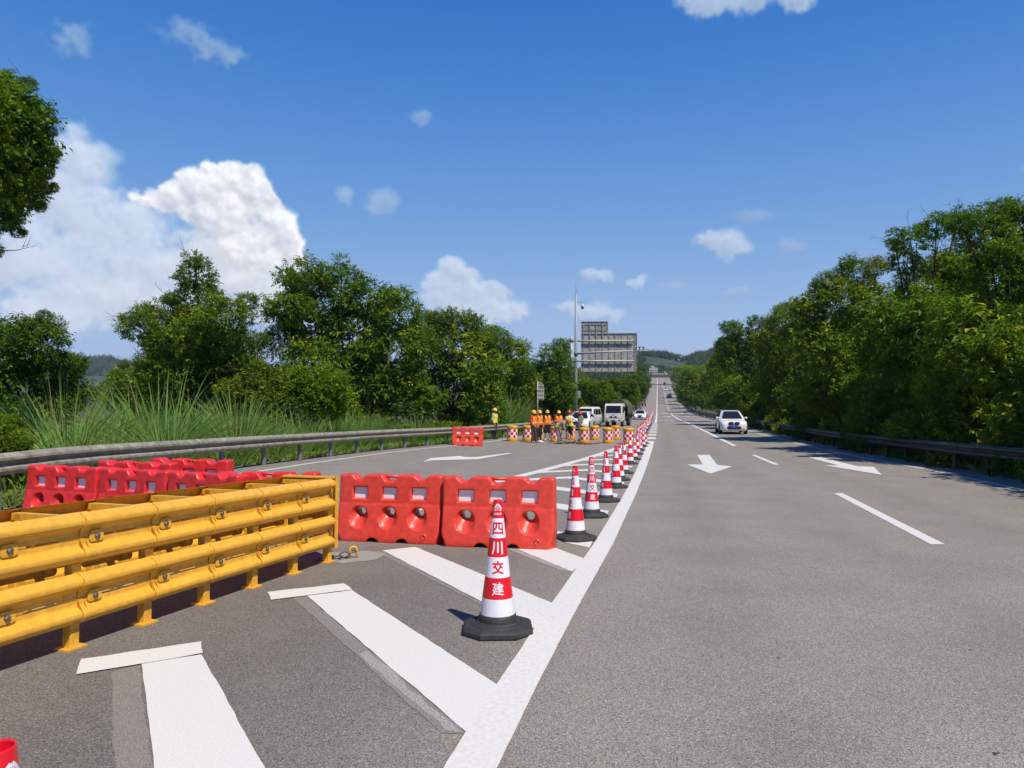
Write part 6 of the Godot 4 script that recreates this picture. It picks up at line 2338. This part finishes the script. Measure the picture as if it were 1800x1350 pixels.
# ---------------------------------------------------------------- putting it together
func plant_trees() -> void:
	make_leaf_balls()
	var deep: Material = M.leaf_deep
	var fresh: Material = M.leaf_fresh
	var olive: Material = M.leaf_olive
	var mid: Material = M.leaf
	tree("tree", "near_left", "near tree cut by the left picture edge, its crown high against the sky", "tree", mid, [4, 5], 0.20, 1.2, 4)
	tree("tree", "left_dark", "dark broad-leaved tree at the left edge behind the tall grass", "tree", deep, [0, 4, 2], 0.10, 1.0)
	tree("tree", "two_crown", "tree with two separate crowns, the small one leaning left, behind the left guard rail", "tree", mid, [0, 1, 6], 0.15, 1.0, 40)
	tree("tree", "big_round", "largest rounded bright green tree of the left side, behind the guard rail", "tree", mid, [0, 1, 2, 3], 0.18, 1.3, 8)
	tree("tree", "belt_a", "rounded tree to the right of the largest one, brown twigs showing at its foot", "tree", mid, [0, 2, 3], 0.16, 1.3, 60)
	tree("tree", "belt_b", "tree whose crown slopes down to the right, behind the lone worker", "tree", mid, [1, 2, 0], 0.16, 1.3)
	tree("tree", "left_mid", "tree standing left of the camera mast behind the workers", "tree", deep, [0, 3, 1], 0.16, 1.3)
	tree("tree", "sign_a", "tree under the left part of the great sign back, behind the van", "tree", fresh, [2, 3, 1], 0.18, 1.3)
	tree("tree", "sign_b", "tree under the right part of the great sign back, behind the truck", "tree", mid, [0, 1, 3], 0.18, 1.3)
	tree("tree", "left_far_a", "round far tree left of the climbing road, above the white saloon", "tree", mid, [0, 1], 0.2, 1.2)
	tree("tree", "left_far_b", "far trees crowding the left side of the climbing road below the bridge", "tree", deep, [2, 3], 0.2, 1.2)
	tree("bush", "bush_fern", "fresh green feathery bush in front of the largest left tree", "bush", fresh, [6, 0], 0.05, 1.0)
	tree("bush", "bush_left", "bright green bush low at the left edge beside the grass bank", "bush", fresh, [0, 6], 0.04, 1.0)
	tree("bush", "bush_yellow", "yellowish green bush between the two-crowned tree and the largest tree", "bush", olive, [0, 6], 0.05, 1.0, 20)
	tree("bush", "bush_back", "pale green bush in the gap of trees where the far hills show", "bush", fresh, [6, 1], 0.04, 0.8)
	tree("tree", "right_near", "near tall tree filling the upper right edge of the picture", "tree", mid, [0, 4, 5, 6], 0.15, 1.2, 10)
	tree("tree", "right_airy", "airy tree with gaps of sky through its top, left of the near right tree", "tree", mid, [6, 6, 0], 0.14, 0.8, 30)
	tree("tree", "right_mid", "yellowish green tree halfway along the right side", "tree", olive, [0, 1, 6], 0.16, 1.1, 16)
	tree("tree", "right_slope", "tree of the right side whose crown rises from behind the silver car", "tree", olive, [1, 2, 3], 0.16, 1.2)
	tree("tree", "right_back", "darker tree directly behind and above the silver car", "tree", mid, [0, 3, 2], 0.16, 1.2)
	tree("tree", "right_end", "last tree of the right-hand wall of green, beside the bend of the parapet", "tree", deep, [0, 1], 0.16, 1.2)
	tree("tree", "right_round", "light round tree far down on the right beside the dip of the road", "tree", fresh, [1, 2], 0.2, 1.2)
	tree("tree", "right_pale", "far pale green trees on the slope above the light round tree", "tree", M.leaf_pale, [3, 0], 0.2, 1.0)

	# the undergrowth along both rails reads as one mass
	for side in 2:
		rng.seed = 51 + side
		var spots := []
		var tints := []
		var rows := 62 if side == 0 else 46
		for i in rows:
			for row in (3 if side == 0 else 4):
				var s := (6.0 if side == 0 else 7.0) + i * (1.4 if side == 0 else 1.7) + rng.randf_range(-0.6, 0.6)
				var d: float = left_edge(s) + [1.7, 3.2, 5.0, 5.0][row] + rng.randf_range(-0.3, 0.9)
				var big: float = [0.6, 0.85, 1.2, 1.2][row] * rng.randf_range(0.8, 1.25)
				if side == 1:
					d = -RIGHT_EDGE - [0.75, 2.2, 4.2, 1.7][row] - rng.randf_range(-0.1, 0.7)
					big = [0.95, 1.6, 2.4, 1.15][row] * rng.randf_range(0.8, 1.25)
				elif s < 30.0:
					big *= 0.8
					d += 3.2 * (1.0 - smoothstep(17.0, 20.0, s))
				var x: float = bold(s) - d
				for k in 3:
					var r := big * rng.randf_range(0.6, 1.0)
					var p := Vector3(x + rng.randf_range(-0.6, 0.6) * big, land(x, s) + rng.randf_range(0.15, 1.15) * big + (2.3 if row == 3 else 0.0), -s + rng.randf_range(-0.6, 0.6) * big)
					spots.append(Transform3D(Basis(Vector3.UP, rng.randf() * TAU).scaled(Vector3(r, r * 0.9, r)), p))
					var t := rng.randf_range(0.75, 1.3)
					tints.append(Color(t * rng.randf_range(0.85, 1.3), t, t * 0.9))
		var ball = LOBES[side + 1]
		stuff("undergrowth", ["dense green undergrowth behind the left guard rail", "dark dense undergrowth behind the right guard rail"][side], "undergrowth", leaves_mesh(ball[0], ball[2]), M.leaf, spots, tints)
	# the wood goes on behind the trees one sees, and outside the picture
	var more := []
	for q in get_children():
		if String(q.name).begins_with("tree"):
			more.append(q)
	for k in [[17, 16.6, 14.4, 1.0, 40.0], [15, 16.4, 8.0, 1.1, 110.0], [17, 18.4, 18.0, 0.72, 300.0], [15, 21.5, 31.0, 1.0, 150.0], [17, 29.5, 55.0, 1.15, 20.0], [16, 33.0, 64.0, 1.15, 80.0], [14, 27.0, 22.5, 0.8, 250.0], [18, 38.5, 88.0, 1.0, 100.0]]:
		var src: Node3D = more[k[0]]
		var o := again(src, Transform3D(Basis(Vector3.UP, deg_to_rad(k[4])).scaled(Vector3.ONE * k[3]), Vector3(k[1], land(k[1], k[2]), -k[2])), "dense tree in the wood filling up the right side behind the front trees", "trees filling up the right-hand wood")
		o.set_meta("group", "trees filling up the right-hand wood")
	for k in [[3, -17.0, 38.0, 0.85, 60.0], [4, -11.0, 52.0, 0.9, 140.0], [5, -3.0, 66.0, 0.9, 200.0], [5, 1.0, 63.0, 0.8, 95.0], [6, 0.5, 82.0, 0.9, 30.0], [4, 7.0, 100.0, 1.0, 220.0], [1, -18.0, 12.0, 1.1, 150.0], [3, 10.0, 128.0, 0.9, 10.0], [5, 17.5, 150.0, 0.9, 70.0], [4, 24.5, 172.0, 0.85, 170.0], [3, 31.0, 205.0, 0.85, 270.0], [5, 39.0, 240.0, 0.85, 20.0]]:
		var src: Node3D = more[k[0]]
		again(src, Transform3D(Basis(Vector3.UP, deg_to_rad(k[4])).scaled(Vector3.ONE * k[3]), Vector3(k[1], land(k[1], k[2]), -k[2])), "dense tree in the wood filling up the left side behind the front trees", "trees filling up the left-hand wood")
	for k in [[17, 39.0, 122.0, 0.9, 10.0], [18, 42.0, 140.0, 0.8, 90.0], [17, 49.5, 178.0, 0.85, 60.0], [17, 54.0, 200.0, 0.9, 200.0], [18, 59.0, 222.0, 0.9, 300.0], [17, 64.5, 250.0, 0.95, 130.0], [18, 71.0, 280.0, 0.9, 30.0], [17, 79.5, 318.0, 0.9, 250.0], [18, 88.0, 356.0, 0.9, 170.0], [17, 98.5, 402.0, 0.9, 80.0]]:
		var src: Node3D = more[k[0]]
		again(src, Transform3D(Basis(Vector3.UP, deg_to_rad(k[4])).scaled(Vector3.ONE * k[3]), Vector3(k[1], land(k[1], k[2]), -k[2])), "dark far tree along the right side of the climbing road", "far trees right of the climbing road")
	for k in [[4, 47.5, 270.0, 0.85, 40.0], [5, 53.5, 298.0, 0.85, 120.0], [3, 61.0, 330.0, 0.85, 210.0], [4, 68.0, 362.0, 0.9, 10.0], [5, 75.5, 400.0, 0.9, 310.0]]:
		var src: Node3D = more[k[0]]
		again(src, Transform3D(Basis(Vector3.UP, deg_to_rad(k[4])).scaled(Vector3.ONE * k[3]), Vector3(k[1], land(k[1], k[2]), -k[2])), "dark far tree along the left side of the climbing road", "far trees left of the climbing road")

	# tall grass clumps
	rng.seed = 61
	var grass := []
	for i in 3:
		grass.append(grass_clump(230, 2.75, [0.8, 1.1, 0.65][i]))
	var places := [
		[-10.6, 16.2, 1.15, "widest clump of tall arching grass above the left end of the guard rail"],
		[-8.95, 17.4, 1.08, "tall spreading grass clump in the middle of the near left verge"],
		[-7.9, 19.7, 0.92, "grass clump with stiff blades fanning out, right of the widest clumps"],
		[-7.7, 22.0, 0.80, ""], [-7.45, 24.2, 0.85, ""], [-6.9, 27.0, 0.95, ""], [-6.4, 28.8, 0.95, ""], [-5.75, 31.2, 0.8, ""], [-4.8, 34.0, 0.85, ""], [-4.0, 36.5, 0.7, ""],
		[-0.75, 46.0, 1.25, "upright grass clump behind the guard rail at the lone worker's right"],
		[0.2, 48.5, 1.25, "bluish grass clump just left of the small round-cornered sign"],
		[-9.4, 14.6, 0.8, ""], [-10.9, 14.4, 0.95, ""], [-8.2, 16.2, 0.7, ""], [-9.9, 16.6, 0.95, ""], [-8.9, 18.6, 0.95, ""], [-7.4, 18.4, 0.6, ""], [-11.8, 17.4, 1.05, ""], [-8.3, 20.2, 0.85, ""], [-7.3, 20.6, 0.6, ""], [-6.9, 23.0, 0.6, ""], [-6.5, 25.4, 0.65, ""], [-5.9, 27.9, 0.7, ""], [-12.2, 16.6, 1.05, ""], [-9.9, 17.9, 1.1, ""], [-11.4, 18.2, 1.1, ""], [-8.6, 19.0, 0.9, ""], [-10.2, 15.2, 0.75, ""], [-9.3, 15.8, 0.7, ""], [-12.4, 14.6, 0.9, ""], [-8.4, 21.0, 0.8, ""],
		[16.6, 24.5, 0.75, "single drooping grass clump in the dark right-hand bushes"],
	]
	var bank := []
	var bank_tints := []
	for i in places.size():
		var k = places[i]
		var where := Transform3D(Basis(Vector3.UP, i * 1.7).scaled(Vector3.ONE * k[2]), Vector3(k[0], land(k[0], k[1]) - 0.03, -k[1]))
		if k[3] == "":
			# the rest of the tall grass runs together into one bank
			for n in 3:
				var turn := Transform3D(Basis(Vector3.UP, n * 2.1 + i).scaled(Vector3.ONE * (0.95 - 0.13 * n)), Vector3(rng.randf_range(-0.5, 0.5) * n, 0.0, rng.randf_range(-0.45, 0.45) * n))
				bank.append(where * turn)
				var t := rng.randf_range(0.85, 1.2)
				bank_tints.append(Color(t * rng.randf_range(0.9, 1.15), t, t))
			continue
		var o := MeshInstance3D.new()
		o.mesh = grass[i % 3]
		o.material_override = M.grass_blade
		o.name = numbered("grass_clump")
		add_child(o)
		o.transform = where
		tag(o, k[3], "grass")
	stuff("tall_grass", "bank of tall light green grass behind the left guard rail", "grass", grass[1], M.grass_blade, bank, bank_tints)

	# weeds and low ground cover
	rng.seed = 71
	var spots := []
	var tints := []
	for i in 5200:
		var s := 6.0 + 66.0 * pow(rng.randf(), 1.4)
		var left := rng.randf() < 0.62
		var off := 0.35 + 5.5 * pow(rng.randf(), 1.5)
		var d := left_edge(s) + off if left else -RIGHT_EDGE - off
		var x := bold(s) - d
		var k := rng.randf_range(0.5, 1.25) * (0.55 + 0.45 * smoothstep(0.3, 1.5, off))
		spots.append(Transform3D(Basis(Vector3.UP, rng.randf() * TAU).scaled(Vector3(k, k * rng.randf_range(0.6, 1.3), k)), Vector3(x, land(x, s) - 0.02, -s)))
		var t := rng.randf_range(0.75, 1.25)
		tints.append(Color(t * rng.randf_range(0.9, 1.25), t, t * 0.9))
	rng.seed = 72
	stuff("verge_weeds", "low green weeds covering the verges behind both guard rails", "weeds", weed_tuft(34, 0.5), M.leaf, spots, tints)
	spots = []
	tints = []
	for i in 2200:
		var s := 6.0 + 40.0 * pow(rng.randf(), 1.3)
		var d := left_edge(s) + 0.2 + 1.6 * rng.randf() if i % 4 else -RIGHT_EDGE - 0.3 - 1.0 * rng.randf()
		var x := bold(s) - d
		var k := rng.randf_range(0.25, 0.6)
		spots.append(Transform3D(Basis(Vector3.UP, rng.randf() * TAU).scaled(Vector3(k, k, k)), Vector3(x, land(x, s) - 0.01, -s)))
		var t := rng.randf_range(0.8, 1.2)
		tints.append(Color(t * rng.randf_range(0.95, 1.5), t, t))
	stuff("verge_grass", "short rough grass along the foot of the guard rails", "grass", grass_clump(16, 0.9, 1.2), M.grass_blade, spots, tints)

	# woods on the hills, far off
	rng.seed = 81
	spots = []
	tints = []
	for i in 3600:
		var far_left := i < 800
		var s := rng.randf_range(1150.0, 2100.0) if far_left else rng.randf_range(560.0, 1080.0)
		var a := rng.randf_range(-0.85, -0.38) if far_left else rng.randf_range(0.05, 0.42)
		var x := a * s
		var open := noise.get_noise_2d(x * 0.5 + 70.0, s * 0.5)
		if not far_left and a < 0.262 and s > 800.0 and s < 1030.0 and open < 0.3:
			continue
		if absf(bold(s) - x) < 22.0 and s < 640.0:
			continue
		var y := hill_height(x, s)
		var k := rng.randf_range(3.5, 6.5) * (1.6 if far_left else 1.0)
		spots.append(Transform3D(Basis(Vector3.UP, rng.randf() * TAU).scaled(Vector3(k, k * rng.randf_range(0.8, 1.3), k)), Vector3(x, y + k * 0.5, -s)))
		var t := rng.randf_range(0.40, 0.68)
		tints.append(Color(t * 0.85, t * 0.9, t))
	rng.seed = 82
	var woods := leaf_ball(95, 6, 0.36, 0.35)
	stuff("far_woods", "dark woods on the far hills beyond the bridge and out to the left", "woods", leaves_mesh(woods[0], woods[2]), M.leaf, spots, tints)


func hill_height(x: float, s: float) -> float:
	var a := x / s
	if a > 0.0:
		var up := smoothstep(640.0, 1020.0, s) * (1.0 - 0.5 * smoothstep(1100.0, 1420.0, s))
		var across := smoothstep(0.06, 0.17, a) * (1.0 - 0.18 * smoothstep(0.19, 0.26, a) + 0.42 * smoothstep(0.25, 0.33, a))
		return maxf(-9.0 + 39.0 * up * across + 2.5 * up * noise.get_noise_2d(x * 0.6, s * 0.6), wild(x, s))
	var bump := 26.0 + 14.0 * noise.get_noise_2d(x * 0.16 + 50.0, 3.0) + 20.0 * exp(-pow((a + 0.605) / 0.035, 2.0))
	return maxf(-12.0 + smoothstep(900.0, 1900.0, s) * (bump + 9.0), wild(x, s))


func _ready() -> void:
	# camera: a phone held at eye height, 23 mm equivalent, tilted down a little
	var cam := Camera3D.new()
	cam.name = "camera"
	add_child(cam)
	cam.position = Vector3(0, CH, 0)
	cam.rotation.x = -atan(15.0 / 1200.0)
	cam.fov = rad_to_deg(2.0 * atan(675.0 / 1200.0))
	cam.near = 0.05
	cam.far = 6000.0
	cam.current = true
	# sky
	noise.seed = 3
	noise.frequency = 0.02
	noise.fractal_octaves = 3
	var env := Environment.new()
	env.background_mode = Environment.BG_SKY
	var sky := Sky.new()
	sky.sky_material = make_sky()
	env.sky = sky
	env.background_energy_multiplier = 0.9
	env.tonemap_mode = Environment.TONE_MAPPER_LINEAR
	env.tonemap_exposure = 1.25
	env.fog_enabled = true
	env.fog_density = 0.00013
	env.fog_light_color = Color(0.74, 0.83, 0.95)
	env.sdfgi_enabled = true
	env.ssao_enabled = true
	env.ssil_enabled = true
	var we := WorldEnvironment.new()
	we.name = "world"
	we.environment = env
	add_child(we)
	# sun: high, behind the camera and to the right
	var sun := DirectionalLight3D.new()
	sun.name = "sun"
	add_child(sun)
	sun.look_at_from_position(Vector3(0.36, 0.90, 0.44), Vector3.ZERO)
	sun.light_color = Color(1.0, 0.96, 0.89)
	sun.light_energy = 1.4
	sun.light_angular_distance = 0.5
	sun.shadow_enabled = true

	make_materials()
	var road := build_land()
	build_hills()
	build_markings(road)
	build_bridge()

	var left := func(q: float) -> float: return left_edge(q)
	var right := func(_q: float) -> float: return -RIGHT_EDGE
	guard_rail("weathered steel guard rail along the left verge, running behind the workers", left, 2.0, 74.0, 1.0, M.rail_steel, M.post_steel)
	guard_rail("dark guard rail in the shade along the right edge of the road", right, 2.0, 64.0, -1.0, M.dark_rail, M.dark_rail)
	parapet("orange-topped parapet on the left of the dip, beside the white saloon", left, 96.0, 200.0, 1.0)
	parapet("dark parapet with an orange top rail, curving away behind the silver car", right, 66.0, 200.0, -1.0)
	parapet("far thin parapet up the left side of the climbing road", left, 216.0, 420.0, 1.0)
	parapet("far dark parapet up the right side of the climbing road", right, 200.0, 420.0, -1.0)

	crash_cushion()
	make_barrier_mesh()
	barrier("orange red barrier directly behind the nearest cone", on_road(-0.145, 7.95, -10.5), M.red_plastic)
	barrier("orange red barrier between the crash cushion and the barrier behind the nearest cone", on_road(-1.455, 8.30, -13.0), M.red_plastic)
	barrier("crimson barrier at the left end of the back row", on_road(-6.36, 9.72, -18.0), M.crimson_plastic)
	barrier("crimson barrier in the middle of the back row", on_road(-5.06, 9.19, -25.0), M.crimson_plastic)
	barrier("crimson barrier of the back row nearest to the crash cushion, partly hidden by it", on_road(-3.83, 8.54, -29.0), M.crimson_plastic)
	barrier("crimson barrier behind the left pair of the back row, only its top showing", on_road(-5.75, 10.45, -14.0), M.crimson_plastic)
	barrier("crimson barrier farthest back, its right end showing beside the guard rail post", on_road(-5.15, 10.95, -8.0), M.crimson_plastic)
	barrier("crimson barrier whose top just shows above the crash cushion's far edge", on_road(-3.12, 8.70, -6.0), M.crimson_plastic)
	barrier("lone orange red barrier far off on the ramp, left of the workers", on_road(-2.08, 31.7, 4.0).scaled_local(Vector3.ONE * 1.08), M.red_plastic)
	make_cone_meshes()
	build_cones()
	build_drums()
	make_people_parts()
	build_people()
	car("silver white tall car with twin black grilles and blue plate, driving towards the camera", on_road(16.2, 50.5, -12.0), M.car_silver, 1.0)
	car("white car parked behind the red helmet workers, in front of the van", on_road(5.75, 57.0, -14.0), M.car_white, 0.3)
	van("white van with dark side windows parked left of the truck", on_road(7.0, 62.5, -22.0))
	truck("white truck with a dark green canvas cover, facing the camera", on_road(10.55, 67.5, -19.0).scaled_local(Vector3(0.90, 0.97, 1.0)))
	car("white saloon car with a dark grille driving down the ramp behind the truck", on_road(19.55, 104.0, -12.0), M.car_white, 0.0)
	car("dark grey car far off, nearest of the three on the climb", on_road(66.6, 289.0, -12.0), M.car_dark, 0.0)
	car("white car far off in the middle of the three on the climb", on_road(80.4, 357.0, -12.0), M.car_white, 0.0)
	car("dark car far off, topmost of the three on the climb", on_road(96.0, 429.0, -12.0), M.car_dark, 0.0)
	build_signs()
	plant_trees()
